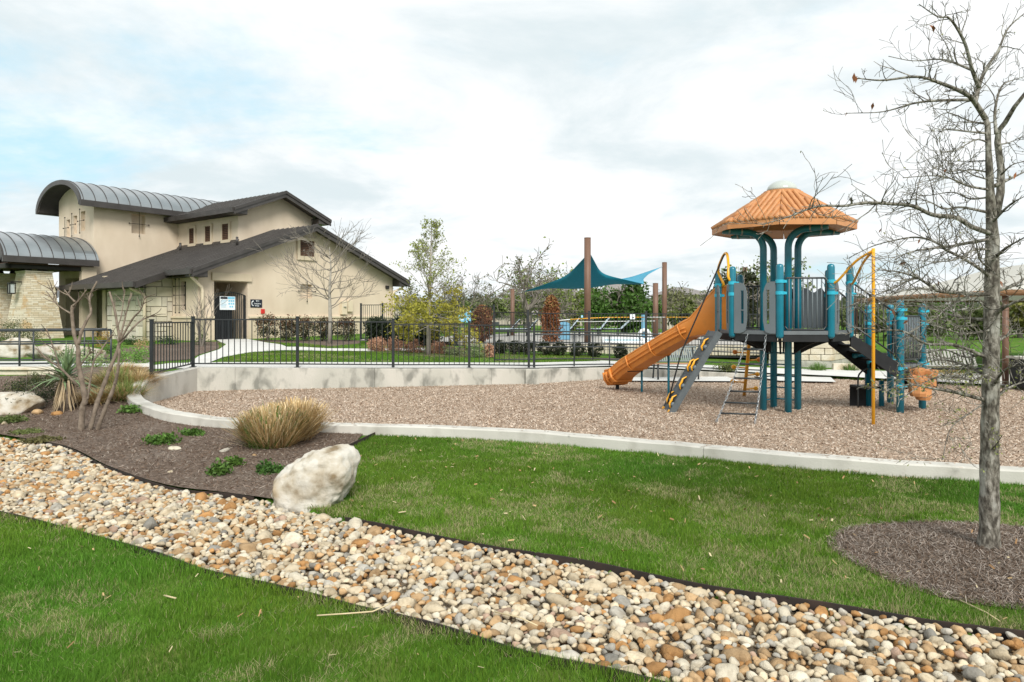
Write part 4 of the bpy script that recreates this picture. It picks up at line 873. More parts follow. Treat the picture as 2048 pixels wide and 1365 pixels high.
def bar_panel(a, b, z0, z1, nb, inset=.08, name='barrier'):
    f = pframe(a, b); L = (Vector(b)-Vector(a)).length; g = lambda x, z: f((x, .0, z)); x0, x1 = inset, L-inset
    o = MB().tube([g(x0, z0+.06), g(x0, z1-.05), g(x0+.04, z1), g(x1-.04, z1), g(x1, z1-.05), g(x1, z0+.06), g(x1-.05, z0), g(x0+.05, z0), g(x0, z0+.06)], .017, 8).build(name, K['rail'], ps, True)
    for k in range(nb):
        x = x0 + (x1-x0)*(k+1)/(nb+1); MB().tube([g(x, z0), g(x, z1)], .011, 6).build('bar', K['panel'], o, True)
bar_panel(OV[1], OV[2], 1.53, 2.42, 8); bar_panel(OV[5], OV[6], 1.53, 2.36, 7)
# solid activity panel with a wavy top and a bubble
f = pframe(OV[4], OV[5]); L = (OV[5]-OV[4]).length
P = [(.07, 1.53), (L-.07, 1.53), (L-.07, 2.22)] + [(L-.07-(L-.14)*k/12, 2.27+.05*math.sin(k*1.3)) for k in range(1, 12)] + [(.07, 2.22)]
pan = MB(lambda p: f((p[0], p[1], p[2]))).prism([(x, 0, z) for x, z in P], (0, .02, 0)).build('activity_panel', K['panel'], ps)
c = f((L*.72, .05, 2.18)); MB().torus(c, .09, .022, (1, 0, 0), (0, 0, 1), 16, 6).build('steering_wheel', K['deck'], pan, True)
# slide
sp = smooth([(4.36, 13.98, 1.50), (4.02, 14.28, 1.49), (3.74, 14.58, 1.43), (3.46, 14.98, 1.22), (3.20, 15.5, .97), (2.97, 16.0, .74), (2.76, 16.5, .52), (2.60, 16.95, .29), (2.50, 17.28, .20)], 7)
SLN = len(sp); fr_ = []
for i, p in enumerate(sp):
    t = np.array(sp[min(i+1, SLN-1)]) - np.array(sp[max(i-1, 0)]); t /= np.linalg.norm(t); side = np.array([t[1], -t[0], 0]); side /= np.linalg.norm(side); upv = np.cross(side, t); fr_.append((np.array(p), side, upv))
def wallh(i): q = i/(SLN-1); return float(np.interp(q, [0, .07, .14, .22, .32, 1.0], [.84, .80, .50, .25, .20, .24]))
def slide_ring(i, grow=0.0):
    p, s, u = fr_[i]; h = wallh(i); w = .25+grow; q = lambda x, z: p + s*x + u*z
    return [q(-w, h), q(-w-.02, h-.05), q(-w-.005, .02), q(-w+.06, -.09), q(w-.06, -.09), q(w+.005, .02), q(w+.02, h-.05), q(w, h), q(w-.05, h), q(w-.06, .12), q(w-.16, .0), q(-w+.16, .0), q(-w+.06, .12), q(-w+.05, h)]
rings = [slide_ring(i) for i in range(SLN)]; nn = 14; mb = MB(); fs = []
for i in range(SLN-1):
    for k in range(nn): fs.append((i*nn+k, i*nn+(k+1) % nn, (i+1)*nn+(k+1) % nn, (i+1)*nn+k))
fs += [tuple(range(nn)), tuple((SLN-1)*nn+k for k in range(nn-1, -1, -1))]
mb.add([Vector(x) for r_ in rings for x in r_], fs); slide = mb.build('slide', K['orange'], ps, True)
m_ = slide.modifiers.new('edge', 'EDGE_SPLIT'); m_.split_angle = math.radians(50)
for sgn in (-1, 1):                                          # rolled rims and long ribs of the moulding
    MB().tube([Vector(fr_[i][0] + fr_[i][1]*sgn*.235 + fr_[i][2]*wallh(i)) for i in range(SLN)], .032, 8).build('rolled_edge', K['orange'], slide, True)
    for hz in (.02, .10): MB().tube([Vector(fr_[i][0] + fr_[i][1]*sgn*.262 + fr_[i][2]*hz) for i in range(14, SLN)], .022, 6).build('moulded_rib', K['orange'], slide, True)
for i in (16, 27, 38, 48):
    rg = slide_ring(i, .022)[:8]; MB().tube([Vector(x) for x in rg], .018, 6).build('joint_band', K['orange'], slide, True)
for i in (SLN-9, SLN-5, SLN-2):
    rg = slide_ring(i, .03)[1:7]; MB().tube([Vector(x) for x in rg], .035, 6).build('exit_rib', K['orange'], slide, True)
for i in (27, 40):
    p = fr_[i][0] + fr_[i][1]*(.20); b = Vector((p[0], p[1], -.2)); MB().tube([b, Vector((p[0], p[1], p[2]-.03))], .026, 10).build('slide_support', K['teal'], ps, True)
    MB().tube([Vector(x) for x in slide_ring(i, .012)[3:7]], .014, 6).build('support_strap', K['deck'], ps)
p = fr_[SLN-4][0]; MB().tube([(p[0], p[1], -.15), (p[0], p[1], p[2]-.08)], .045, 10).build('slide_foot', K['deck'], ps, True)
f = pframe(OV[6], OV[7]); L = (OV[7]-OV[6]).length
MB(f).bx(.12, L-.12, -.03, .0, 2.18, 2.36).build('slide_hood', K['orange'], ps, bevel=.02)
# sloping climbing panel with lizard-shaped holds
cb, ct = Vector((2.93, 13.32, .0)), Vector((3.80, 13.32, 1.47)); cd = (ct-cb).normalized(); cn = Vector((-cd.z, 0, cd.x))
CL = (ct-cb).length; cf = lambda p: cb + cd*p[0] + Vector((0, 1, 0))*p[1] + cn*p[2]
wallp = MB(cf).bx(-.02, CL, -.29, .29, -.035, .035).build('climbing_panel', K['climb'], ps, bevel=.012)
for s in (-1, 1): MB(cf).bx(-.02, CL, s*.29-.02, s*.29+.02, -.06, .05).build('side_rib', K['climb'], wallp)
for k in range(12): MB(cf).bx(.08+k*CL/12.5, .10+k*CL/12.5, -.26, .26, .035, .043).build('grip_rib', K['climb'], wallp)
for k, (a, y) in enumerate(((.16, -.16), (.20, .16), (.55, -.12), (.92, .06), (.95, -.18), (1.38, -.06))):
    b = [(a-.10, y-.06, .05), (a-.04, y+.03, .08), (a+.03, y-.02, .09), (a+.09, y+.05, .085), (a+.16, y+.02, .05)]
    h = MB(cf).tube(b, [.012, .020, .021, .018, .010], 8).build('hold', K['yellow'], wallp, True)
    MB(cf).tube([(q[0]+.012, q[1]+.03, q[2]-.02) for q in b], [.016, .025, .026, .022, .012], 8).build('hold_edge', K['deck'], h, True)
    for da, dy_ in ((-.06, .07), (-.02, -.08)): MB().lathe(cf((a+da, y+dy_, .04)), [(.05, -.03), (.045, .01), (.025, .035), (.003, .04)], 10).build('knob', K['panel'], h, True)
MB(cf).bx(-.06, .02, .20, .28, -.03, .06).bx(-.06, .02, -.28, -.20, -.03, .06).build('foot_bracket', K['yellow'], wallp)
# grab arch and climbing rope
A1, A2 = OV[7]+Z3*2.33, OV[0]+Z3*2.38; md = (A1+A2)/2
MB().tube(smooth([A1+Vector((.06, 0, 0)), A1+Vector((.07, -.10, .05)), A1+Vector((-.02, -.06, .30)), A1+Vector((.0, -.22, .52)), md+Vector((.0, .0, .58)), A2+Vector((-.02, .24, .50)), A2+Vector((-.06, .04, .28)), A2+Vector((-.08, -.02, .08)), A2+Vector((.0, .0, .0))], 6), .025, 8).build('grab_arch', K['yellow'], ps, True)
MB().tube([md+Vector((-.02, .0, .56)), cf((CL*.62, .02, .34)), cf((.10, -.05, .09))], .014, 6).build('climbing_rope', K['rope'], ps, True)
# chain ladder
ca = OV[0].lerp(OV[1], .34)+Z3*1.46; cbb = OV[0].lerp(OV[1], .72)+Z3*1.46; ga, gb = Vector((3.38, 11.75, .02)), Vector((3.97, 11.62, .02))
for a, b in ((ca, ga), (cbb, gb)):
    n = 34; pts = [a.lerp(b, k/n) - Z3*.10*math.sin(math.pi*k/n) for k in range(n+1)]
    mb = MB()
    for k in range(n):
        c = (pts[k]+pts[k+1])/2; d = (pts[k+1]-pts[k]).normalized(); s_ = d.cross(Vector((0, 1, 0)) if k % 2 else Vector((1, 0, 0))).normalized()
        mb.tube([c + d*.036*math.cos(q) + s_*.015*math.sin(q) for q in np.linspace(0, 6.283, 9)], .0055, 4, False)
    mb.build('chain', K['galv'], ps)
for q in (.16, .31, .46, .61, .75, .89):
    u = q; sg_ = Z3*-.10*math.sin(math.pi*u); MB().tube([ca.lerp(ga, u)+sg_, cbb.lerp(gb, u)+sg_], .016, 8).build('rung', K['rail'], ps, True)
# leg ladder behind
for k in range(6): MB().tube([(PC.x, PC.y+.42, .18+k*.22), (PC.x+.33, PC.y+.08, .18+k*.22)], .014, 6).build('rung', K['teal'], ps, True); MB().tube([(PC.x-.33, PC.y+.05, .18+k*.22), (PC.x, PC.y-.30+.7, .18+k*.22)], .012, 6).build('rung', K['teal'], ps, True)
# ball climber
ba, bbp = Vector((5.12, 15.7, -.05)), Vector((4.86, 14.55, 1.28)); stem = MB().tube([ba, ba.lerp(bbp, .6)-Z3*.03, bbp, bbp+Vector((-.03, -.12, .1))], .035, 10).build('ball_climber', K['yellow'], ps, True)
for k in range(7):
    c = ba.lerp(bbp, .16+k*.125); s = -1 if k % 2 else 1; e = c + Vector((s*.26, .05, .02)); MB().tube([c, e], .016, 8).build('arm', K['yellow'], stem, True)
    MB().lathe(e - Z3*.05, [(.004, 0), (.03, .008), (.048, .03), (.052, .05), (.048, .07), (.03, .092), (.004, .1)], 12).build('ball', K['orange'] if k > 3 else K['yellow'], stem, True)
# fire pole
FP = Vector((5.86, 11.53, 0)); tp = FP+Z3*2.86
fp = MB().tube([FP-Z3*.1, FP+Z3*2.5, tp], .026, 10).build('fire_pole', K['yellow'], ps, True)
for v in (OV[2], OV[3]): q = v+Z3*2.34; d = (tp-q); MB().tube(smooth([q, q+Vector((d.x*.10, d.y*.10, .0)), q+Vector((d.x*.22, d.y*.22, .06)), q+d*.6+Z3*.02, tp-Z3*.03], 5), .021, 8).build('pole_brace', K['yellow'], fp, True)
# stairs down to the lower deck
LP = [Vector((7.12, 13.04, 0)), Vector((7.85, 13.6, 0)), Vector((7.75, 14.56, 0)), Vector((7.02, 14.0, 0))]; LZ = .85
for k, v in enumerate(LP): post(v, -.2, 2.06 if k == 0 else 2.0, .066, (1.88, 1.72, .80, .48) if k == 0 else (1.86, 1.62, .86))
e0, e1 = OV[3], OV[4]; l0, l1 = LP[0], LP[3]
for a, b in ((e0, l0), (e1, l1)):
    MB().prism([a+Z3*1.44, a+Z3*1.22, b+Z3*.58, b+Z3*.88], (b-a).cross(Z3).normalized()*.03).build('stringer', K['deck'], ps)
for k in range(4):
    q = (k+.6)/4.3; a = e0.lerp(l0, q)+Z3*lerp(1.42, .84, q); b = e1.lerp(l1, q)+Z3*lerp(1.42, .84, q); MB().bar(a, b, .27, .035).build('tread', K['deck'], ps)
for a, b in ((e0, l0), (e1, l1)):
    t0, t1 = a+Z3*2.36, b+Z3*1.80; u0, u1 = a+Z3*1.60, b+Z3*1.02; d = (b-a).normalized()*.06
    rl = MB().tube([t0+d, t1-d], .018, 8).build('stair_rail', K['rail'], ps, True); MB().tube([u0+d, u1-d], .016, 8).build('stair_rail', K['rail'], ps, True)
    for k in range(8): q = (k+1)/9; MB().tube([u0.lerp(u1, q), t0.lerp(t1, q)], .010, 6).build('bar', K['rail'], rl, True)
MB().prism([v.lerp((LP[0]+LP[2])/2, .04)+Z3*(LZ-.05) for v in LP], (0, 0, .05)).build('lower_deck', K['deck'], ps)
for i in range(4): a, b = LP[i], LP[(i+1) % 4]; d = (b-a).normalized()*.07; MB().bar(a+d+Z3*(LZ-.05), b-d+Z3*(LZ-.05), .04, .12).build('deck_rim', K['deckrim'] if i == 0 else K['deck'], ps)
bar_panel(LP[0], LP[1], .95, 1.76, 10); bar_panel(LP[1], LP[2], .95, 1.72, 8)
MB().prism([LP[0].lerp(LP[1], .1)+Z3*.80, LP[0].lerp(LP[1], .9)+Z3*.80, LP[0].lerp(LP[1], .8)+Z3*.45, LP[0].lerp(LP[1], .2)+Z3*.40], (-.02, .03, 0)).build('skirt_panel', K['deck'], ps)
MB().box((6.82, 13.75, .40), (.34, .5, .04)).box((6.82, 13.99, .2), (.34, .03, .4)).build('transfer_step', K['deck'], ps); MB().tube([(7.25, 13.95, -.1), (7.25, 13.95, .5)], .05, 10).build('post', K['teal'], ps, True)
MB().tube(smooth([(6.62, 13.6, .02), (6.62, 13.6, .55), (6.70, 13.66, .68), (6.9, 13.85, .74), (6.98, 13.95, .72)], 5), .016, 8).build('loop_handle', K['rail'], ps, True)
MB().tube(smooth([(6.62, 13.75, 1.0), (6.80, 13.85, 1.02), (6.98, 13.98, .96), (7.02, 14.0, .80)], 5), .055, 12).build('elbow_tube', K['teal'], ps, True)
cup = [(.005, .0), (.10, .0), (.125, .06), (.12, .20), (.15, .30), (.155, .36), (.12, .37), (.10, .30), (.005, .29)]
for k, (x, y, z) in enumerate(((7.40, 12.98, .30), (7.58, 13.10, .22), (7.74, 13.22, .40), (7.50, 13.22, .44))):
    MB().lathe((x, y, z), [(r_*1.15, h) for r_, h in cup], 7).build('climbing_pod', K['roof_o'], ps)
MB().tube([(7.55, 13.15, .5), (7.62, 13.42, .62), (7.5, 13.35, .78)], .04, 8).build('pod_arm', K['deck'], ps, True)
# ------------------------------------------------------------------ picket fences
def picket_mesh(h, w=.016): return MB().bx(-w/2, w/2, -w/2, w/2, 0, h).mesh('picket', K['black'])
def fence(root, posts, spacing, postw, rails=('top', 'bot'), post_h=None, dbl=False):
    """posts: (x, y, base, railtop) ; a panel is level at the left post's railtop"""
    cache = {}
    for i, (x, y, b, t) in enumerate(posts):
        tt = max(t, posts[i-1][3] if i else t)+.06; MB().bx(x-postw/2, x+postw/2, y-postw/2, y+postw/2, b-.05, tt).bx(x-postw*.62, x+postw*.62, y-postw*.62, y+postw*.62, tt, tt+.02).build('post', K['black'], root)
        MB().bx(x-postw, x+postw, y-postw, y+postw, b-.01, b+.015).build('foot_plate', K['black'], root)
        if i == len(posts)-1: break
        x2, y2, b2, _ = posts[i+1]; zb = min(b, b2)+.09; A = Vector((x, y, 0)); B = Vector((x2, y2, 0)); L = (B-A).length; d = (B-A)/L
        zb0, zb1 = b+.085, b2+.085
        MB().bar(A+Z3*t, B+Z3*t, .03, .03).build('top_rail', K['black'], root); MB().bar(A+Z3*zb0, B+Z3*zb1, .03, .03).build('bottom_rail', K['black'], root)
        if dbl: MB().bar(A+Z3*(t-.16), B+Z3*(t-.16), .028, .028).build('middle_rail', K['black'], root)
        n = max(1, int(round((L-postw)/spacing)))
        for k in range(1, n):
            q = k/n; p = A.lerp(B, q); zz = lerp(zb0, zb1, q); h = round(t-zz, 2)
            if h not in cache: cache[h] = picket_mesh(h)
            link('picket', cache[h], root, (p.x, p.y, zz))
ff = thing('picket_fence', (-4, 17.3, .5), 'black metal picket fence standing on the grey concrete retaining wall', 'fence')
fpost = [(-7.46, 14.72, .50, 1.62), (-7.50, 16.72, .565, 1.68), (-5.22, 17.30, .515, 1.62), (-2.98, 17.83, .46, 1.56), (-1.1, 18.28, .43, 1.53), (.44, 18.62, .39, 1.5), (.58, 18.68, .385, 1.5)]
fence(ff, fpost, .128, .062)
def PF(px, D): return (px-CX)/F*D
pf = thing('pool_fence', (3, 25, .4), 'tall black picket fence enclosing the pool and its loungers', 'fence')
sg1 = [(722, 31.0, .70, 2.25), (765, 30.6, .68, 2.16), (820, 29.9, .64, 2.15), (868, 29.0, .60, 2.15)]
fence(pf, [(PF(px, D), D, b, t) for px, D, b, t in sg1], .105, .07)
sg2 = [(914, 28.0, .55, 2.12), (988, 26.6, .46, 1.90), (1056, 24.6, .40, 1.86), (1178, 24.3, .36, 1.85), (1292, 24.2, .33, 1.84), (1410, 24.2, .30, 1.83), (1545, 24.2, .27, 1.82)]
fence(pf, [(PF(px, D), D, b, t) for px, D, b, t in sg2], .105, .07)
pg = thing('pool_gate', (PF(890, 28.5), 28.5, .58), 'black picket pool gate between two thick posts behind the yellow-leaved tree', 'gate')
for px, D in ((873, 28.9), (911, 28.1)): x = PF(px, D); MB().bx(x-.09, x+.09, D-.09, D+.09, .5, 2.0).build('gate_post', K['black'], pg)
ga_, gb_ = Vector((PF(873, 28.9)+.1, 28.9, 0)), Vector((PF(911, 28.1)-.1, 28.1, 0))
for z in (.68, 1.35, 1.92): MB().bar(ga_+Z3*z, gb_+Z3*z, .03, .035).build('rail', K['black'], pg)
for k in range(8): p = ga_.lerp(gb_, (k+.5)/8); MB().bx(p.x-.008, p.x+.008, p.y-.008, p.y+.008, .68, 1.92).build('picket', K['black'], pg)
def notice(px0, px1, py0, py1, D, label, mt='signblue', lines=3):
    a, b = W(px0, py1, D), W(px1, py0, D); r = thing('fence_notice', (a+b)/2, label, 'sign'); MB().bx(a.x, b.x, D-.012, D+.004, a.z, b.z).build('plate', K[mt], r)
    for k in range(lines): z = lerp(b.z, a.z, (k+1)/(lines+1)); MB().bx(a.x+.06*(b.x-a.x)+.04, b.x-.05-.04*(k % 2), D-.016, D-.0125, z-.018, z+.018).build('text_line', K['signdark' if k % 2 else 'signwhite'], r)
notice(917, 930, 627, 644, 27.66, 'light blue notice with dark text left of the pool gate pair'); notice(931, 942, 622, 632, 27.43, 'upper light blue notice on the tall fence panel', lines=2); notice(931, 942, 633.5, 645, 27.43, 'lower light blue notice under its twin on the tall fence panel', lines=2)
# ------------------------------------------------------------------ pipe railings
def railing(label, pts, zt, posts, mid=True, bot=True, r=.021, loc=None):
    root = thing('pipe_railing', loc or (pts[0][0], pts[0][1], 0), label, 'railing')
    for off in ([0] + ([-.33] if mid else []) + ([-.82] if bot else [])):
        MB().tube([Vector((x, y, z+zt+off)) for x, y, z in pts], r if off == 0 else r*.85, 8).build('rail', K['rail'], root, True)
    for x, y, z in posts:
        MB().tube([(x, y, z-.05), (x, y, z+zt)], r*.95, 8).build('post', K['rail'], root, True); MB().bx(x-.06, x+.06, y-.06, y+.06, z, z+.012).build('foot_plate', K['rail'], root)
    return root
def on(x, y, dz=.02): return (x, y, float(H0(x, y))+dz)
fr1 = [(.62, 18.72, .385), (1.7, 19.45, .36), (2.76, 20.12, .325), (4.2, 20.4, .26), (5.5, 20.73, .18), (7.3, 20.5, .12)]
railing('dark pipe handrail on the wall top right of the picket fence', fr1, .90, [fr1[1], fr1[2], (4.2, 20.4, .26), fr1[4], fr1[5]])
fr2 = [(-.5, 20.4, .43), (1.2, 21.2, .41), (2.5, 21.95, .37), (5.6, 22.6, .25), (8.2, 22.4, .17)]
railing('second dark pipe handrail along the far side of the ramp walk', fr2, .90, [fr2[0], (1.9, 21.6, .39), fr2[2], (4.0, 22.25, .3), fr2[3], fr2[4]])
lr = lambda px, D, z: (PF(px, D), D, z)
nr1 = [lr(-160, 17.6, .44), lr(39, 17.7, .44), lr(130, 17.8, .45), lr(222, 17.9, .46)]
rr = railing('black pipe railing in front of the entrance lawn, near side of the path', nr1, .96, [lr(-80, 17.6, .44), lr(39, 17.7, .44), lr(222, 17.9, .46)], r=.026)
nr2 = [lr(-120, 19.2, .46), lr(67, 19.3, .47), lr(186, 19.6, .48), lr(214, 19.6, .48)]
railing('black pipe railing on the far side of the path before the entrance lawn', nr2, .93, [lr(67, 19.3, .47), lr(169, 19.5, .48), lr(186, 19.6, .48)], r=.024)
sheet('entrance_path', [lr(-260, 17.5, 0)[:2], lr(120, 17.6, 0)[:2], lr(300, 17.4, 0)[:2], lr(300, 19.0, 0)[:2], lr(120, 19.4, 0)[:2], lr(-260, 19.3, 0)[:2]], .018, K['walk'])
lw = thing('low_stone_wall', (PF(40, 15.8), 15.8, .3), 'low tan limestone wall under the pipe railing', 'wall')
rb = random.Random(4); x = PF(-160, 15.75); x1 = PF(112, 15.75)
for row in range(2):
    xx = x + row*.2
    while xx < x1-.1:
        w = min(rb.uniform(.35, .75), x1-xx); MB().bx(xx+.006, xx+w-.006, 15.72-rb.uniform(0, .03), 16.0, .30+row*.135, .43+row*.135).build('stone_block', K['limestone'], lw, bevel=.012); xx += w
MB().bx(x-.03, x1+.03, 15.66, 16.1, .57, .62).build('coping', K['limestone'], lw, bevel=.012)
# ------------------------------------------------------------------ benches
def bench(c, rot, Wd, label, mt, seat_m, nsl=22):
    root = thing('bench', c, label, 'bench'); c = Vector(c); R = Matrix.Rotation(rot, 3, 'Z'); f = lambda p: c + R @ Vector(p); M_ = lambda: MB(f)
    for s in (-1, 1):
        x = s*Wd*.42; M_().tube([(x, -.24, .0), (x, -.22, .42), (x, .16, .40)], .025, 8).build('leg', K['rail'], root, True); M_().tube([(x, .30, .0), (x, .17, .40), (x, .30, .86)], .025, 8).build('leg', K['rail'], root, True)
    M_().tube([(-Wd/2, .29, .86), (Wd/2, .29, .86)], .022, 8).build('back_rail', K[mt], root, True); M_().tube([(-Wd/2, .18, .47), (Wd/2, .18, .47)], .02, 8).build('back_rail', K[mt], root, True); M_().tube([(-Wd/2, -.24, .43), (Wd/2, -.24, .43)], .025, 8).build('seat_edge', K[seat_m], root, True)
    for k in range(nsl):
        x = -Wd/2 + Wd*(k+.5)/nsl; w = Wd/nsl*.32
        M_().prism([(x-w+.02, .185, .47), (x+w+.02, .185, .47), (x+w-.02, .285, .86), (x-w-.02, .285, .86)], (0, .012, 0)).build('back_slat', K[mt], root)
        M_().bx(x-w, x+w, -.24, .17, .415, .43).build('seat_slat', K[mt], root)
K['benchgreen'] = mat('bench_coating', [(.17,.20,.20), (.21,.245,.245)], 4, .5); K['benchpale'] = mat('bench_pale', [(.33,.33,.30)], 4, .6); K['benchseat'] = mat('bench_seat_edge', [(.38,.22,.13)], 4, .6)
bench((4.48, 19.45, .05), .06, 1.32, 'grey-green slatted park bench behind the orange slide', 'benchgreen', 'benchseat')
bench((PF(1908, 17.6), 17.6, .05), .05, 1.45, 'pale slatted bench seen through the bare oak branches', 'benchpale', 'deck', 16)
# ------------------------------------------------------------------ limestone planter behind the tower
def block_wall(fn, L, rows, h, root, r, wmin=.35, wmax=.8, z0=0):
    for k in range(rows):
        x = 0; first = True
        while x < L-.02:
            w = min(r.uniform(wmin, wmax), L-x)
            if L-x-w < .15: w = L-x
            d = r.uniform(0, .035); g = .007; MB(fn).bx(x+g, x+w-g, -d, .22, z0+k*h+g, z0+(k+1)*h-g).build('stone_block', K['limestone'], root, bevel=.014); x += w
pl = thing('stone_planter', (9.3, 23.3, .1), 'raised planter of squared limestone blocks behind the play tower', 'planter')
pa, pb = Vector((PF(1538, 23.2), 23.2, 0)), Vector((PF(1664, 22.7), 22.7, 0)); rp = random.Random(12)
fa = pframe(pb, pa); fb = pframe(pa, pb); La = (pb-pa).length
ff1 = lambda p: pa + (pb-pa).normalized()*p[0] - (pb-pa).normalized().cross(Z3)*(p[1]*-1 if 0 else -p[1]) + Z3*p[2]
nrm1 = (pb-pa).normalized().cross(Z3); ff1 = lambda p: pa + (pb-pa).normalized()*p[0] - nrm1*p[1] + Z3*p[2]
block_wall(ff1, La, 4, .2, pl, rp, z0=.33)
MB(ff1).bx(0, La, .0, .25, .0, .33).build('concrete_footing', K['wallconc'], pl)
pc = Vector((PF(1716, 25.2), 25.2, 0)); nrm2 = (pc-pb).normalized().cross(Z3); ff2 = lambda p: pb + (pc-pb).normalized()*p[0] - nrm2*p[1] + Z3*p[2]
block_wall(ff2, (pc-pb).length, 4, .2, pl, rp, z0=.33); MB(ff2).bx(0.0, (pc-pb).length, .0, .25, .0, .33).build('concrete_footing', K['wallconc'], pl)
MB().prism([pa+nrm1*-.1, pb-nrm1*.1, pc-nrm2*.1, pa+Vector((1.5, 3, 0))], (0, 0, 1.08)).build('soil_fill', K['soil'], pl)
ls = thing('low_garden_wall', (11.5, 22, 0), 'low limestone garden edging beside the stone planter', 'wall')
qa, qb = Vector((PF(1666, 21.8), 21.8, 0)), Vector((PF(1738, 21.6), 21.6, 0)); nq = (qb-qa).normalized().cross(Z3); block_wall(lambda p: qa + (qb-qa).normalized()*p[0] - nq*p[1] + Z3*p[2], (qb-qa).length, 1, .32, ls, rp)
# ------------------------------------------------------------------ pool terrace
PD = .74
pool_deck = sheet('pool_deck', [(-6.5, 30.2), (-2.2, 28.2), (.3, 26.2), (9.0, 25.6), (13.5, 26), (14, 44), (-8, 44)], 0, K['pdeck'], lambda x, y: PD, 3)
pw = thing('pool_wall', (4, 25.8, .3), 'low pale stone wall below the pool deck behind clipped shrubs', 'wall')
wa, wb = Vector((.3, 26.1, 0)), Vector((9.0, 25.6, 0)); nw = (wb-wa).normalized().cross(Z3); block_wall(lambda p: wa + (wb-wa).normalized()*p[0] - nw*p[1] + Z3*p[2], (wb-wa).length, 2, .19, pw, rp, .5, 1.1, z0=.34)
wa2, wb2 = Vector((-2.3, 28.2, 0)), Vector((.3, 26.1, 0)); nw2 = (wb2-wa2).normalized().cross(Z3); block_wall(lambda p: wa2 + (wb2-wa2).normalized()*p[0] - nw2*p[1] + Z3*p[2], (wb2-wa2).length, 2, .19, pw, rp, .5, 1.1, z0=.34)
sheet('pool_water', [(3.6, 27.0), (6.2, 26.9), (7.0, 30.5), (4.0, 31.0)], 0, K['water'], lambda x, y: PD+.012, 2)
MB().tube([(3.5, 26.95, PD+.03), (6.25, 26.85, PD+.03), (7.1, 30.55, PD+.03), (3.95, 31.1, PD+.03), (3.5, 26.95, PD+.03)], .07, 6).build('pool_coping', K['white'], None)
bpy.data.objects['pool_coping']['kind'] = 'structure'
def lounger(px, D, flip, label, back=.62):
    c = Vector((PF(px, D), D, PD)); root = thing('pool_lounger', c, label, 'lounger', None); s = -1 if flip else 1
    f = lambda p: c + Vector((s*p[0], p[1], p[2])); M_ = lambda: MB(f)
    for y in (-.28, .28):
        M_().tube([(-.9, y, .34), (.35, y, .34)], .03, 6).build('side_rail', K['deck'], root, True); M_().tube([(.35, y, .34), (.80, y, .34+back)], .025, 6).build('back_frame', K['deck'], root, True)
        for x in (-.75, .2): M_().tube([(x, y, 0), (x, y, .34)], .028, 6).build('leg', K['deck'], root, True)
    M_().prism([(-.9, -.27, .365), (.35, -.27, .365), (.35, .27, .365), (-.9, .27, .365)], (0, 0, .02)).build('seat_sling', K['lounge'], root)
    M_().prism([(.35, -.27, .365), (.80, -.27, .365+back), (.80, .27, .365+back), (.35, .27, .365)], (-.02, 0, .02)).build('back_sling', K['lounge'], root)
for px, D, fl, lb, bk in ((1010, 38, 0, 'pale lounger left of the first brown post beside the pool gate', .5), (1045, 37, 0, 'pale lounger just right of the first brown post', .5), (1128, 37, 0, 'pale lounger behind the light blue bin', .55), (1188, 36.5, 0, 'pale lounger beside the tallest brown post', .6), (1228, 37, 0, 'pale lounger with low back between the tallest post and the life ring', .42), (985, 36, 1, 'pale lounger with raised back behind the brown potted conifer', .6)): lounger(px, D, fl, lb, bk)
bn = thing('waste_bin', (PF(1128, 31), 31, PD), 'light blue-grey bin beside the brown conifer by the pool', 'bin'); MB().prism([(PF(1128, 31)+x, 31+y, PD) for x, y in ((-.25, -.25), (.25, -.25), (.25, .25), (-.25, .25))], (0, 0, .62)).build('bin_body', K['bluebox'], bn, bevel=.03); MB().lathe((PF(1128, 31), 31, PD+.62), [(.28, 0), (.26, .08), (.15, .14), (.01, .16)], 14).build('bin_lid', K['bluebox'], bn, True)
lf = thing('life_ring', (PF(1289, 27), 27, PD), 'white life ring on a light blue stand by the pool', 'life ring'); c = Vector((PF(1289, 27), 27, 1.05)); MB().torus(c, .19, .07, (1, 0, 0), (0, 0, 1), 20, 8).build('ring', K['white'], lf, True)
MB().bx(c.x-.09, c.x+.09, 27.09, 27.16, PD-.02, 1.82).build('stand', K['bluebox'], lf)
hk = thing('rescue_pole', (PF(1250, 27), 27.2, 1.7), 'long white and yellow rescue pole held along the pool fence', 'pole')
for a, b, mt in ((1118, 1140, 'white'), (1140, 1288, 'yellow'), (1288, 1330, 'white'), (1330, 1395, 'yellow')):
    yy = lambda px: np.interp(px, [1118, 1140, 1200, 1288, 1395], [641.5, 639.5, 635.5, 635.0, 635]); MB().tube([W(p_, yy(p_), 24.29) for p_ in np.linspace(a, b, 5)], .015, 6).build('pole_length', K[mt], hk, True)
hk2 = thing('rescue_pole', (PF(1230, 27), 24.5, 1.6), 'thin white pole below the yellow rescue pole', 'pole'); MB().tube([W(1152, 644, 24.28), W(1310, 642.5, 24.24)], .012, 6).build('pole_length', K['white'], hk2, True)
notice(1162, 1166, 631, 636, 24.2, 'tiny light blue plate on the pool fence left of the tallest post', lines=1); notice(1260, 1264, 629, 639, 24.15, 'narrow white plate on the pool fence', 'signwhite', 1); notice(1265, 1270, 629, 639, 24.15, 'narrow pale plate right of its twin on the pool fence', 'signwhite', 2)
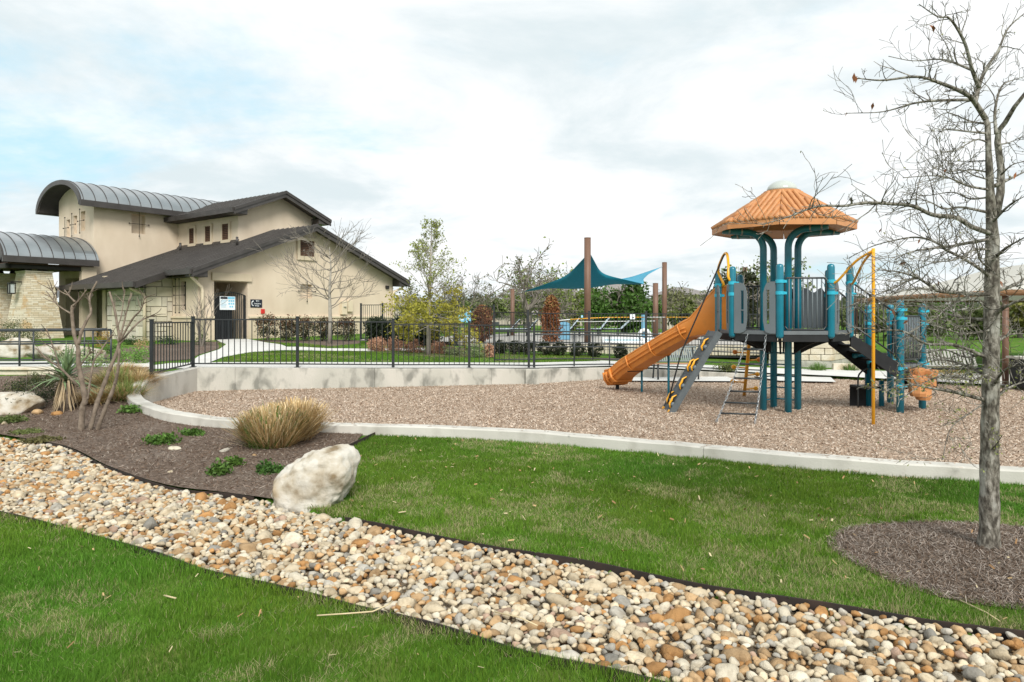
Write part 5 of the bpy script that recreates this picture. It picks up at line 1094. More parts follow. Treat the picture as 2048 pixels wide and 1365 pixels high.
# ------------------------------------------------------------------ shade posts and sails
def shade_post(px, D, top, r, label):
    x = PF(px, D); root = thing('shade_post', (x, D, PD), label, 'post'); MB().tube([(x, D, PD-.1), (x, D, top)], r, 14).build('shaft', K['brown'], root, True); MB().lathe((x, D, top), [(r*1.02, -.02), (r*1.02, .015), (.01, .03)], 14).build('cap', K['brown'], root); MB().lathe((x, D, PD), [(r*1.5, 0), (r*1.5, .03)], 12).build('base_plate', K['brown'], root)
shade_post(1175, 27, 4.73, .125, 'tallest thick brown post holding the teal shade sail'); shade_post(1329, 35, 4.4, .12, 'brown post holding the light blue sail tip'); shade_post(1311, 33, 3.28, .125, 'short brown post at the right corner of the teal sail'); shade_post(1025, 38, 3.2, .11, 'short brown post near the bare leaning oak')
shade_post(1490, 40, 4.5, .11, 'brown post whose top shows behind the play tower')
def sail(name, A, B, C_, sag, mt, label, drop=0.0):
    A, B, C_ = Vector(A), Vector(B), Vector(C_); n = 14; vs_ = []; idx = {}; cen = (A+B+C_)/3
    for i in range(n+1):
        for j in range(n+1-i):
            a, b = i/n, j/n; c = 1-a-b; p = A*a + B*b + C_*c
            pull = sag*4*(a*b*(1-c)**2 + b*c*(1-a)**2 + a*c*(1-b)**2)*(1-27*a*b*c*.6); p = p.lerp(cen, max(0, pull)); p.z -= drop*27*a*b*c; idx[i, j] = len(vs_); vs_.append(p)
    fs = []
    for i in range(n):
        for j in range(n-i):
            fs.append((idx[i, j], idx[i+1, j], idx[i, j+1]))
            if i+j < n-1: fs.append((idx[i+1, j], idx[i+1, j+1], idx[i, j+1]))
    root = thing(name, cen, label, 'shade sail'); mb = MB(); mb.add(vs_, fs); o = mb.build('fabric', K[mt], root, True); so = o.modifiers.new('t', 'SOLIDIFY'); so.thickness = .012
    for P_, Q in ((A, B), (B, C_), (C_, A)): pass
    return root
tA, tB, tC = W(1179, 505, 27), W(1046, 584, 37.3), W(1290, 569, 32.8)
r1 = sail('shade_sail', tA, tB, tC, .42, 'sail_t', 'dark teal triangular shade sail slung from the tallest brown post', .35)
MB().tube([tB, W(1027, 588, 38)], .015, 5).build('cable', K['galv'], r1); MB().tube([tC, W(1309, 574, 33)], .015, 5).build('cable', K['galv'], r1)
r2 = sail('shade_sail', W(1322, 535, 34.9), W(1205, 566, 38), W(1287, 570, 33.2), .42, 'sail_b', 'light blue shade sail behind the teal one', .1)
MB().tube([W(1322, 535, 34.9), W(1328, 532, 35)], .015, 5).build('cable', K['galv'], r2)
# ------------------------------------------------------------------ big fabric canopy on the right
cp = thing('canopy_shelter', (15, 22, 0), 'large beige fabric canopy with brown edge behind the bare tree', 'shelter')
cA, cB, cC, cD = Vector((12.1, 17.4, 2.34)), Vector((13.35, 28.2, 2.36)), Vector((22, 28, 2.36)), Vector((21, 16.5, 2.34)); r0, r1_ = Vector((16.0, 20.6, 3.42)), Vector((16.8, 25.0, 3.42))
mb = MB(); n = 10
def patch(P, Q, R, S, sagz=.14):
    vs_ = []; fs = []
    for i in range(n+1):
        for j in range(n+1): u, v = i/n, j/n; p = P.lerp(Q, u).lerp(S.lerp(R, u), v); p.z -= sagz*math.sin(math.pi*v)*(.6+.4*math.sin(math.pi*u)); vs_.append(p)
    for i in range(n):
        for j in range(n): fs.append((i*(n+1)+j, (i+1)*(n+1)+j, (i+1)*(n+1)+j+1, i*(n+1)+j+1))
    mb.add(vs_, fs)
patch(cA, cB, r1_, r0); patch(cB, cC, r1_+Vector((.05, 0, 0)), r1_); patch(cC, cD, r0, r1_); patch(cD, cA, r0+Vector((.01, 0, 0)), r0)
mb.build('fabric', K['canopy'], cp, True)
for a, b in ((cA, cB), (cB, cC), (cC, cD), (cD, cA)): MB().tube([a, a.lerp(b, .5)+Z3*.03, b], .075, 8).build('edge_tube', K['valance'], cp, True)
for v in (Vector((12.25, 17.65, 0)), Vector((13.5, 27.9, 0)), Vector((20.9, 16.8, 0))): MB().tube([(v.x, v.y, 0), (v.x, v.y, 2.32)], .075, 12).build('canopy_post', K['brown'], cp, True)
tb = thing('grill_cabinet', (PF(2052, 17), 17, .05), 'black grill cabinet beside the canopy post', 'grill'); MB().bx(PF(2030, 17), PF(2085, 17), 16.7, 17.2, .05, .75).build('cabinet_body', K['deck'], tb, bevel=.03); MB().bx(PF(2026, 17), PF(2090, 17), 16.65, 17.25, .75, .80).build('top_slab', K['concrete'], tb)
# ------------------------------------------------------------------ distance: hill, houses
def hill(name, pts, D, depth, zb):
    mb = MB(); vs_ = []; n = len(pts)
    for px, py in pts: p = W(px, py, D); vs_ += [(p.x, D-depth, zb), (p.x, D, p.z), (p.x, D+depth*2, zb)]
    mb.add(vs_, [(3*i+k, 3*i+3+k, 3*i+4+k, 3*i+1+k) for i in range(n-1) for k in (0, 1)]); tag(mb.build(name, K['hill'], smooth=True), kind='structure')
hill('far_hill', smooth([(-900, 618), (-200, 606), (200, 610), (600, 606), (900, 603), (1100, 600), (1350, 596), (1600, 603), (1800, 610), (2100, 606), (2900, 616)], 5), 330, 120, -2)
def house(px0, px1, py_eave, py_ridge, D, label, depth=8):
    x0, x1 = PF(px0, D), PF(px1, D); ze = W(0, py_eave, D).z; zr = W(0, py_ridge, D).z; root = thing('house', ((x0+x1)/2, D, .5), label, 'house')
    MB().bx(x0, x1, D, D+depth, .3, ze).build('wall', K['farwall'], root); y1 = D+depth; ym = D+depth/2; e = .6; q = min((x1-x0)*.35, depth*.5)
    mb = MB(); mb.add([(x0-e, D-e, ze-.1), (x1+e, D-e, ze-.1), (x1+e, y1+e, ze-.1), (x0-e, y1+e, ze-.1), (x0+q, ym, zr), (x1-q, ym, zr)], [(0,1,5,4), (1,2,5), (2,3,4,5), (3,0,4), (3,2,1,0)]); mb.build('roof', K['farroof'], root)
    k = max(2, int((x1-x0)/3))
    for i in range(k):
        x = lerp(x0, x1, (i+.5)/k); w = MB().bx(x-.5, x+.5, D-.08, D-.01, ze-2.2, ze-.9).build('window', K['farwall'], root); MB().bx(x-.42, x+.42, D-.1, D-.085, ze-2.12, ze-.98).build('pane', K['fardark'], w)
house(1332, 1420, 588, 572, 75, 'grey-roofed house behind the short brown sail posts'); house(1215, 1262, 588, 560, 95, 'peaked grey roof above the dense green tree', 12); house(955, 1100, 628, 612, 85, 'low pale house behind the leaning bare oak'); house(1085, 1165, 590, 566, 100, 'dark-roofed house beyond the teal sail'); house(760, 850, 612, 590, 90, 'dark-roofed house beyond the pool gate'); house(1880, 2010, 640, 606, 70, 'grey-roofed house far behind the pale bench')
# ------------------------------------------------------------------ plants
def leafmesh(name, C, size, asp, cols, m, r, up=0.0, parent=None, kind=None, droop=None):
    C = np.asarray(C, float); n = len(C); size = np.asarray(size)*np.ones(n); d = r.normal(0, 1, (n, 3)); d[:, 2] += up
    if droop is not None: d = d*.6 + droop
    d /= np.linalg.norm(d, axis=1)[:, None]; q = r.normal(0, 1, (n, 3)); s = np.cross(d, q); s /= np.linalg.norm(s, axis=1)[:, None] + 1e-9
    L = (size*r.uniform(.7, 1.3, n))[:, None]; Wd = L*asp
    V = np.stack([C-d*L*.5, C+s*Wd*.5-d*L*.05, C+d*L*.5, C-s*Wd*.5-d*L*.05], 1).reshape(-1, 3)
    cols = np.asarray(cols)*np.ones((n, 3)); return link(name, np_mesh(name, V, np.arange(4*n).reshape(-1, 4), m, np.repeat(cols, 4, 0)), parent)
def clumps(n, nc, c, rad, r, spread=.22, shell=.55, top_bias=0.0):
    """leaf centres gathered in clumps through an ellipsoid"""
    d = r.normal(0, 1, (nc, 3)); d /= np.linalg.norm(d, axis=1)[:, None]; cc = d*(shell + (1-shell)*r.random((nc, 1)))*.92; cc[:, 2] += top_bias
    sz = r.uniform(.5, 1.3, nc); k = r.integers(0, nc, n); P = cc[k] + np.clip(r.normal(0, 1, (n, 3)), -1.9, 1.9)*spread*sz[k][:, None]
    return np.asarray(c) + P*np.asarray(rad), k
def varcol(base, n, r, k=None, amp=.3, camp=.25):
    v = r.uniform(1-amp, 1+amp, (n, 1)); c = np.asarray(base)[None]*v
    if k is not None: cv = r.uniform(1-camp, 1+camp, k.max()+1); c = c*cv[k][:, None]
    return c
def branch(mb, p, d, L, r, depth, R, kids=3, bend=.25, up=.1, n=5, ends=None, minr=.003, ratio=.62, spread=.7):
    p = Vector(p); d = Vector(d).normalized(); seg = 4; pts = [p.copy()]; rad = [r]
    for k in range(seg):
        d = (d + Vector((R.gauss(0, bend), R.gauss(0, bend), R.gauss(0, bend)+up))).normalized(); p = p + d*L/seg; pts.append(p.copy()); rad.append(max(minr, r*(1-.6*(k+1)/seg)))
    mb.tube(pts, rad, n if depth > 1 else max(3, n-2), False)
    if ends is not None and depth <= 1: ends += [tuple(q) for q in pts[1:]]
    if depth <= 0: return
    for k in range(kids):
        q = R.uniform(.3, 1.0); i = min(seg-1, int(q*seg)); b = pts[i].lerp(pts[i+1], q*seg-i); ax = d.orthogonal().normalized(); ax.rotate(Matrix.Rotation(R.uniform(0, 6.28), 3, d) if 0 else Matrix.Rotation(R.uniform(0, 6.28), 3, d))
        nd = (d + ax*R.uniform(spread*.6, spread*1.4)).normalized(); branch(mb, b, nd, L*ratio*R.uniform(.7, 1.2), max(minr, rad[i]*.6), depth-1, R, kids, bend, up, n, ends, minr, ratio, spread)
# --- foreground oak: limbs traced, each given its own depth
OD = 5.49; oak = thing('oak_tree', (3.67, OD, -.05), 'nearly bare young oak standing in the bark mulch ring', 'tree'); Ro = random.Random(21)
tr = [(1975, 1122, .112), (1977, 1095, .088), (1979, 1060, .076), (1979, 900, .068), (1982, 740, .062), (1984, 600, .057), (1985, 480, .050), (1981, 400, .034), (1977, 300, .023), (1975, 250, .021), (1968, 229, .017)]
tp_ = [W(a, b, OD + .02*math.sin(i*1.3)) for i, (a, b, c) in enumerate(tr)]; tp_[0].z = -.12
dense = resample([(*p, c) for p, (_, _, c) in zip(tp_, tr)], .09); MB().tube([q[:3] for q in dense], [q[3]*.93*(1+.05*math.sin(i*2.1)) for i, q in enumerate(dense)], 14).build('trunk', K['bark_a'], oak, True)
MB().tube([W(1992, 430, OD+.03), W(2001, 385, OD+.06), W(2002, 337, OD+.07), W(1995, 285, OD+.05), W(1997, 262, OD+.03), W(2010, 246, OD), W(2029, 214, OD-.1), W(2056, 180, OD-.2)], [.030, .029, .026, .023, .020, .018, .015, .012], 10).build('stem', K['bark_a'], oak, True)
limbs = [
 ([(1972, 240), (1947, 202), (1929, 187), (1882, 167), (1835, 154), (1765, 161), (1715, 157)], .026, -.5), ([(1949, 204), (1953, 193), (1958, 173), (1970, 141), (1997, 100), (2017, 56), (2060, 18)], .026, .35), ([(1958, 176), (1944, 138), (1929, 85), (1900, 38), (1876, 34), (1838, 9)], .020, -.3),
 ([(1942, 140), (1900, 123), (1873, 119), (1824, 122), (1777, 113)], .012, .45), ([(1940, 200), (1868, 202), (1824, 208), (1765, 224), (1692, 227)], .015, .3), ([(1992, 268), (1990, 225), (1998, 185), (2012, 166), (2055, 152)], .016, .2), ([(1976, 249), (1941, 243), (1895, 226), (1868, 240)], .010, .4), ([(1978, 268), (1912, 261), (1871, 258)], .011, -.4),
 ([(1978, 322), (1930, 323), (1891, 322)], .007, .3), ([(1977, 285), (1950, 280), (1915, 300), (1880, 305)], .009, -.5), ([(1977, 345), (1940, 340), (1905, 348), (1870, 335)], .009, .5), ([(1978, 360), (1950, 352), (1925, 340), (1895, 345)], .008, -.7), ([(1978, 395), (1940, 398), (1905, 385), (1850, 392), (1820, 385)], .010, .6), ([(1982, 500), (1950, 500), (1910, 520), (1870, 525), (1830, 540)], .011, -.8), ([(2002, 350), (2025, 330), (2055, 322)], .009, -.4), ([(1996, 290), (2020, 285), (2055, 268)], .009, .4), ([(1978, 380), (1935, 372), (1897, 356), (1862, 352), (1806, 356)], .012, -.5), ([(1990, 372), (2020, 358), (2058, 340)], .020, .3), ([(1980, 426), (1923, 415), (1888, 418), (1853, 402), (1810, 400)], .014, .5),
 ([(1982, 468), (1941, 453), (1912, 436), (1865, 430), (1824, 412), (1780, 408), (1730, 406), (1689, 412), (1643, 412), (1610, 421), (1577, 434), (1524, 450)], .023, -1.1), ([(1984, 478), (1926, 488), (1890, 494), (1865, 482), (1830, 475), (1789, 481), (1745, 493), (1698, 516)], .017, .7), ([(1984, 556), (1941, 526), (1897, 503), (1876, 496), (1820, 505), (1790, 520)], .017, -.6),
 ([(1984, 590), (1906, 585), (1876, 582), (1853, 567), (1830, 554), (1795, 544), (1753, 540)], .020, -.9), ([(1830, 554), (1789, 576), (1750, 591), (1700, 612)], .009, -.9), ([(1906, 585), (1850, 578), (1800, 584), (1760, 604)], .009, -.4), ([(1985, 640), (1941, 638), (1897, 629), (1853, 614), (1810, 612), (1760, 605)], .017, .9), ([(1984, 634), (2011, 614), (2060, 592)], .026, -.3), ([(1990, 582), (2029, 570), (2060, 548)], .022, .5),
 ([(1983, 720), (1912, 691), (1853, 688), (1809, 664), (1760, 660), (1700, 655)], .017, -.5), ([(1983, 764), (1940, 735), (1880, 720), (1830, 735), (1790, 745)], .015, .8), ([(1980, 803), (1915, 786), (1869, 778), (1820, 770), (1770, 782)], .019, -.4), ([(1990, 795), (2020, 775), (2060, 760)], .017, .3), ([(1985, 690), (2020, 670), (2060, 668)], .016, .6), ([(1984, 520), (2015, 495), (2058, 470)], .018, -.5), ([(1984, 445), (2020, 410), (2055, 390)], .015, -.4),
 ([(1984, 660), (1930, 668), (1880, 655), (1840, 640)], .012, -1.0), ([(1983, 700), (1935, 715), (1890, 700), (1850, 706), (1800, 700)], .012, 1.1), ([(1983, 620), (1945, 600), (1900, 612), (1870, 640)], .010, -1.2), ([(1983, 745), (1950, 760), (1900, 752), (1860, 760), (1800, 800)], .012, -1.0), ([(1982, 780), (2010, 740), (2050, 730)], .014, -.6), ([(1980, 905), (1992, 890), (2004, 872)], .010, -.3), ([(1983, 540), (1960, 520), (1950, 480), (1930, 460)], .010, -1.0), ([(1980, 800), (1935, 830), (1900, 860), (1885, 920)], .008, -.5)]
LB = {'ends': []}
for pts, r, dd in limbs:
    n = len(pts); lim = [W(px, py, OD + dd*(i/(n-1))**1.1) for i, (px, py) in enumerate(pts)]
    sm = [Vector(q) for q in smooth(lim, 5)]; m_ = len(sm); rad = [max(.0032, .84*r*(1-.84*i/(m_-1))) for i in range(m_)]
    lo = MB().tube(sm, rad, 7).build('limb', K['bark_a'], oak, True); tw = MB(); total = sum((sm[i+1]-sm[i]).length for i in range(m_-1))
    for k in range(int(total/.033)):
        i = Ro.randrange(max(1, int(m_*.12)), m_-1); p = sm[i].lerp(sm[i+1], Ro.random()); d = (sm[i+1]-sm[i]).normalized(); ax = d.orthogonal().normalized(); ax.rotate(Matrix.Rotation(Ro.uniform(0, 6.28), 3, d))
        L = Ro.choice((.03, .04, .05, .06, .08, .11, .16, .24, .34)) * (1.0 if total > .6 else .6); ends = []
        branch(tw, p, d*.8+ax*Ro.uniform(.5, 1.2)+Z3*.15, L, min(rad[i]*.6, .0055), 1 if L > .06 else 0, Ro, 4, .22, .03, 4, ends, .0018, .5, .8); LB['ends'] += ends
    tw.build('twigs', K['bark_a'], lo, kind='stuff', fix=False)
E = np.array(LB['ends']); lowm = E[:, 2] < 1.4; pick = E[lowm][nr.integers(0, lowm.sum(), 420)]; leafmesh('young_leaves', pick + nr.normal(0, .012, pick.shape), .028, .4, varcol((.30, .33, .11), len(pick), nr), K['leaf'], nr, parent=oak)
pick = E[nr.integers(0, len(E), 160)]; leafmesh('buds', pick + nr.normal(0, .006, pick.shape), .018, .5, varcol((.26, .27, .09), len(pick), nr), K['leaf'], nr, parent=oak)['kind'] = 'stuff'
dl = [W(px, py, OD+dd) for px, py, dd in ((1708, 156, -.5), (1712, 160, -.5), (1867, 58, -.3), (1864, 54, -.3), (1692, 229, .3), (1745, 213, .25), (1890, 342, -.2), (1760, 462, 0), (1806, 527, -.3), (1838, 483, 0), (1877, 568, 0), (1958, 406, 0), (2030, 352, 0), (2003, 568, 0), (1811, 645, 0), (1787, 625, 0), (1850, 672, 0))]
leafmesh('dead_leaves', dl, .055, .42, varcol((.24, .10, .05), len(dl), nr), K['needle'], nr, parent=oak, droop=np.array([0, 0, -1.0]))
# --- pruned crape myrtle on the left
CM = PH(185, 862); cm = thing('crape_myrtle', CM, 'pruned bare multi-stem crape myrtle in the bark bed', 'tree'); D0 = CM.y
stems = [([(162, 866), (165, 817), (170, 800), (163, 759), (157, 725), (156, 696), (148, 667), (144, 627), (145, 611)], .06, 0), ([(156, 690), (163, 664), (174, 640), (182, 624), (179, 595), (194, 563)], .034, .2), ([(145, 613), (158, 601), (173, 580)], .022, -.1), ([(150, 604), (140, 594), (129, 580)], .02, .1), ([(144, 629), (116, 611), (92, 582)], .018, .3), ([(179, 864), (195, 804), (203, 783), (219, 740), (232, 709), (239, 682), (235, 653), (229, 619), (219, 584)], .045, .3), ([(239, 680), (248, 645), (253, 625), (264, 587)], .022, .1), ([(239, 684), (264, 640), (282, 619), (290, 593)], .022, -.2), ([(238, 690), (266, 656), (285, 640), (309, 630)], .022, .3), ([(193, 864), (211, 817), (227, 777), (235, 746), (239, 698)], .045, -.2), ([(157, 773), (119, 735), (98, 722), (71, 696)], .026, -.3), ([(119, 735), (108, 698), (92, 656)], .016, -.1), ([(174, 800), (178, 777), (187, 725), (198, 708), (211, 688), (227, 669)], .024, .4), ([(235, 655), (243, 630), (247, 600), (250, 580)], .014, .2), ([(160, 733), (175, 712), (187, 703)], .016, 0), ([(113, 608), (108, 590), (103, 575)], .010, 0)]
Rc = random.Random(6); cr_ends = []
for pts, r, dd in stems:
    n = len(pts); sm = [Vector(q) for q in smooth([W(px, py, D0 + dd*i/(n-1)) for i, (px, py) in enumerate(pts)], 5)]; m_ = len(sm); base_r = [.82*r*(1-.55*i/(m_-1)) for i in range(m_)]
    if pts[0][1] > 855: sm[0].z = float(H0(sm[0].x, sm[0].y))-.05
    st = MB().tube(sm, [q*(1+.10*math.sin(i*1.7)) for i, q in enumerate(base_r)], 9).build('stem', K['bark_b'], cm, True); tw = MB(); used_ = False
    for k in range(5):
        i = Rc.randrange(m_//2, m_-1); d = (sm[i+1]-sm[i]).normalized(); ax = d.orthogonal().normalized(); ax.rotate(Matrix.Rotation(Rc.uniform(0, 6.28), 3, d)); branch(tw, sm[i], d*.8+ax*.8+Z3*.3, Rc.uniform(.06, .28), .010, 0, Rc, 1, .15, .06, 5, None, .005)
    tw.build('spurs', K['bark_b'], st, kind='stuff')
# --- bare trees and the leafy tree on the terrace
def bare_tree(px, py, top, Dk, spreadpx, label, seed, m='bark_c', name='bare_tree', kids=13, multi=False, wide=1.0):
    b = PH(px, py); R = random.Random(seed); zt = W(0, top, b.y).z; Ht = zt-b.z; root = thing(name, b, label, 'tree'); sp_ = spreadpx/F*b.y/2
    if multi:
        for k in range(5):
            a = R.uniform(0, 6.28); mb = MB(); branch(mb, b-Z3*.05, (math.cos(a)*.28, math.sin(a)*.28, 1), Ht*.75, .028, 2, R, 4, .10, .10, 5, None, .006, .5, .55); mb.build('stem', K[m], root, True)
        return root
    tk = [b-Z3*.1, b+Z3*Ht*.25+Vector((.03, 0, 0)), b+Z3*Ht*.5, b+Z3*Ht*.72+Vector((.05, .02, 0)), b+Z3*Ht*.92]; MB().tube(tk, [.085, .07, .052, .03, .012], 9).build('trunk', K[m], root, True); cw = MB()
    for k in range(kids*2):
        q = R.uniform(.32, .9); p = b+Z3*Ht*q+Vector((.02, 0, 0)); a = R.uniform(0, 6.28); L = sp_*(1.15-.7*abs(q-.45))*R.uniform(.6, 1.1)*wide; branch(cw, p, (math.cos(a), math.sin(a), R.uniform(.1, .65)), L, .022, 2, R, 4, .16, .07, 4, None, .0055, .55, .6)
    cw.build('branches', K['bark_d'], root, kind='stuff', fix=False); return root
bare_tree(659, 688, 478, 0, 165, 'bare pale-barked tree in front of the gable wall', 31)
bare_tree(403, 694, 585, 0, 60, 'small bare multi-stem shrub tree beside the gate downspout', 8, 'bark_d', multi=True)
b = PH(857, 711); R = random.Random(17); lt = thing('leafing_tree', b, 'slender tree with fresh yellow-green leaves behind the picket fence', 'tree'); Ht = W(0, 436, b.y).z-b.z
MB().tube([b-Z3*.1, b+Z3*Ht*.3, b+Z3*Ht*.6+Vector((.06, 0, 0)), b+Z3*Ht*.97+Vector((.1, 0, 0))], [.085, .065, .035, .008], 9).build('trunk', K['bark_c'], lt, True); cw = MB(); ends = []
for k in range(70):
    q = .18 + .74*R.random()**1.15; a = k*2.4 + R.uniform(-.4, .4); L = np.interp(q, [.15, .3, .55, .8, .95], [1.15, 1.25, .9, .55, .2])*R.uniform(.7, 1.1); dn = -.05 if q < .4 else .55; branch(cw, b+Z3*Ht*q+Vector((.08*q, 0, 0)), (math.cos(a), math.sin(a), dn+R.uniform(0, .35)), L, .018*(1.1-q*.6), 2, R, 3, .14, .05 if q > .4 else -.03, 4, ends, .004, .5, .6)
cw.build('branches', K['bark_c'], lt, kind='stuff', fix=False); E = np.array(ends); q = (E[:, 2]-b.z)/Ht; dens_ = np.where(q < .48, 1.0, .33); keep = E[np.repeat(np.arange(len(E)), 3)]; qq = np.repeat(q, 3); mk = nr.random(len(keep)) < np.repeat(dens_, 3)
keep = keep[mk] + nr.normal(0, .05, (mk.sum(), 3)); qq = qq[mk]; base_c = np.where((qq < .5)[:, None], np.array([[.34, .31, .05]]), np.array([[.25, .29, .07]])); leafmesh('leaves', keep, np.where(qq < .5, .10, .075), .5, base_c*nr.uniform(.65, 1.3, (len(keep), 1)), K['leaf'], nr, parent=lt)
P, kk = clumps(1500, 34, (b.x, b.y, b.z+Ht*.33), (1.12, .95, .62), nr, .16, .25); leafmesh('leaves', P, .10, .5, varcol((.33, .32, .055), len(P), nr, kk, .3, .3), K['leaf'], nr, parent=lt)
# --- shrubs
def shrub(name, c, rad, n, cols, label, size=.06, asp=.5, group=None, m='leaf', nc=60, cat='shrub', spread=.2, shell=.6, stem=True, topcol=None, flat=False):
    c = Vector(c); root = thing(name, c, label, cat, group); cen = c + Z3*rad[2]*(.95 if not flat else .6); P, k = clumps(n, nc, cen, rad, nr, spread, shell); P[:, 2] = np.maximum(P[:, 2], c.z+.02); C = varcol(cols, len(P), nr, k, .3, .3)
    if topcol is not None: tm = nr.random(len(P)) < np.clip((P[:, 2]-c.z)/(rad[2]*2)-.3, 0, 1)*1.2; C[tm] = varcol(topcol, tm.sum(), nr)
    leafmesh('foliage', P, size, asp, C, K[m], nr, parent=root)
    if stem:
        mb = MB(); R = random.Random(int(abs(c.x*100)) % 9973)
        for _ in range(5): branch(mb, c-Z3*.03, (R.uniform(-.6, .6), R.uniform(-.6, .6), 1), rad[2]*1.3, .018, 1, R, 3, .12, .05, 4, None, .005)
        mb.build('stems', K['bark_d'], root)
    return root
for i, (px, w, pt) in enumerate(((535, 44, 628), (575, 36, 634), (610, 40, 628), (648, 34, 632), (690, 46, 633))):
    b = PH(px, 683); h = (683-pt)/F*b.y/2; shrub('hedge_shrub', b, (w/F*b.y/2*1.1, .5, h), 1500, (.055, .062, .026), ['dark red-tipped shrub nearest the clubhouse gate', 'dark red-tipped shrub, second from the gate', 'dark red-tipped shrub, third from the gate', 'dark red-tipped shrub just left of the bare tree trunk', 'dark red-tipped shrub under the meter boxes'][i], .085, .45, 'foundation hedge shrubs', topcol=(.14, .060, .030))
for i, (px, w, h, py) in enumerate(((760, 60, 56, 690), (806, 70, 58, 692), (850, 56, 52, 693))):
    b = PH(px, py); shrub('dark_shrub', b, (w/F*b.y/2, .6, h/F*b.y/2), 3600, (.022, .033, .015), ['black-green shrub inside the pool fence corner by the clubhouse', 'black-green shrub left of the yellow-leaved tree trunk', 'black-green shrub right of the yellow-leaved tree trunk'][i], .11, .5, 'dark shrubs along the pool fence')
for i, (px, w, py) in enumerate(((755, 40, 703), (790, 34, 702), (828, 40, 706), (876, 36, 708), (980, 20, 715))):
    b = PH(px, py); shrub('bronze_shrub', b, (w/F*b.y/2*1.05, .4, 17/F*b.y), 1500, (.42, .245, .165), ['low pinkish-bronze shrub below the pool fence corner next to the clubhouse', 'low pinkish-bronze shrub between the clubhouse corner and the side walk end', 'pinkish-bronze shrub just left of the yellow-leaved tree trunk', 'pinkish-bronze shrub just right of the yellow-leaved tree trunk', 'small pinkish-bronze shrub among the grey-green mounds'][i], .06, .5, 'bronze shrubs along the terrace lawn', 'needle', 30, stem=False, flat=True)
for i, (px, py) in enumerate(((1000, 716), (1030, 717), (1058, 717), (1090, 717), (1118, 717), (1155, 717), (1190, 717), (1240, 716))):
    D = 23.6; x = PF(px, D); z = float(H0(x, D)); shrub('clipped_shrub', (x, D, z), (.27, .27, .25), 1700, (.030, .040, .019), 'small rounded dark shrub at the foot of the pool fence', .055, .5, 'clipped shrubs below the pool fence', nc=50, spread=.14)
def spike_clump(name, c, n, hgt, rad, cols, label, w=.008, cat='grass', m='needle', seed=1, droop=.5, lean=1.0, cut=False):
    """ornamental grass: thin blades leaning out from a crowded crown, three quads each"""
    c = Vector(c); r = np.random.default_rng(seed); a = r.uniform(0, 6.283, n); q = np.sqrt(r.random(n)); b0 = q*rad*.5; th = np.clip(q*lean*.8 + r.normal(0, .22, n), -.3, 1.45)
    L = hgt*r.uniform(.6, 1.08, n)*(1 - .18*q); ux, uy = np.cos(a), np.sin(a); tw_ = r.normal(0, .35, n); dx_ = ux*np.cos(tw_)-uy*np.sin(tw_); dy_ = ux*np.sin(tw_)+uy*np.cos(tw_); V = []; wd = w*r.uniform(.6, 1.4, n); kink = r.normal(0, .05, (n, 2))*hgt
    for t in (0, .4, .75, 1.0):
        rr = L*t*np.sin(th) + L*droop*.30*t**2.2; z = L*t*np.cos(th) - L*droop*.34*t**2.6; k = wd*(1-t*(.25 if cut else .85))/2; x = c.x+ux*b0+dx_*rr+kink[:, 0]*t*t; y = c.y+uy*b0+dy_*rr+kink[:, 1]*t*t; z = np.maximum(z, .015); V.append(np.stack([x-dy_*k, y+dx_*k, c.z+z-.03], 1)); V.append(np.stack([x+dy_*k, y-dx_*k, c.z+z-.03], 1))
    V = np.stack(V, 1).reshape(-1, 3); o = np.arange(n)[:, None]*8; Fc = np.concatenate([o+np.array([[0, 1, 3, 2]]), o+np.array([[2, 3, 5, 4]]), o+np.array([[4, 5, 7, 6]])]); cols = np.asarray(cols); C = cols[r.integers(0, len(cols), n)]*r.uniform(.6, 1.3, (n, 1))
    root = thing(name, c, label, cat); link('blades', np_mesh('blades', V, Fc, K[m], np.repeat(C, 8, 0)), root); return root
straw_c = [(.62, .47, .26), (.70, .57, .35), (.52, .37, .18), (.44, .30, .14)]; mixed = straw_c + [(.12, .19, .045), (.16, .22, .06)]
p = PH(548, 893); spike_clump('ornamental_grass', p, 3600, .66, .52, straw_c*3 + [(.14, .21, .05)], 'big cut-back straw ornamental grass clump beside the white boulder', .014, seed=3, droop=.10, lean=.75, cut=True)
spike_clump('grass_shoots', p+Vector((-.05, -.05, 0)), 420, .72, .56, [(.11, .20, .04), (.15, .24, .06)], 'green blades growing through the straw clump beside the white boulder', .010, seed=4, m='leaf', droop=.1, lean=.8)
p2 = Vector((-3.22, 10.6, float(H0(-3.22, 10.6)))); spike_clump('ornamental_grass', p2, 1700, .74, .40, straw_c, 'smaller straw grass clump behind the big one against the kerb', .012, seed=5, droop=.25, lean=.55, cut=True)
for k, (px, py, h, r_, lb) in enumerate(((196, 803, .46, .6, 'straw grass clump right behind the crape myrtle stems'), (245, 797, .5, .6, 'straw grass clump with green shoots against the kerb bend'), (276, 768, .5, .5, 'tall straw grass beside the fence end post'), (225, 772, .55, .6, 'straw and green grass clump left of the fence end post'), (255, 752, .5, .5, 'pale straw grass below the curved path'))):
    spike_clump('ornamental_grass', PH(px, py), 1500, h, r_, mixed if k in (1, 3) else straw_c, lb, .012, seed=20+k, droop=.9, lean=1.1)
    if k in (1, 3): spike_clump('grass_shoots', PH(px+8, py), 120, .66, .5, [(.15, .22, .05), (.22, .27, .08)], ['', 'green shoots in the straw clump at the kerb bend', '', 'green shoots in the straw clump left of the fence end post'][k], .014, seed=40+k, m='leaf', droop=.15, lean=.6)
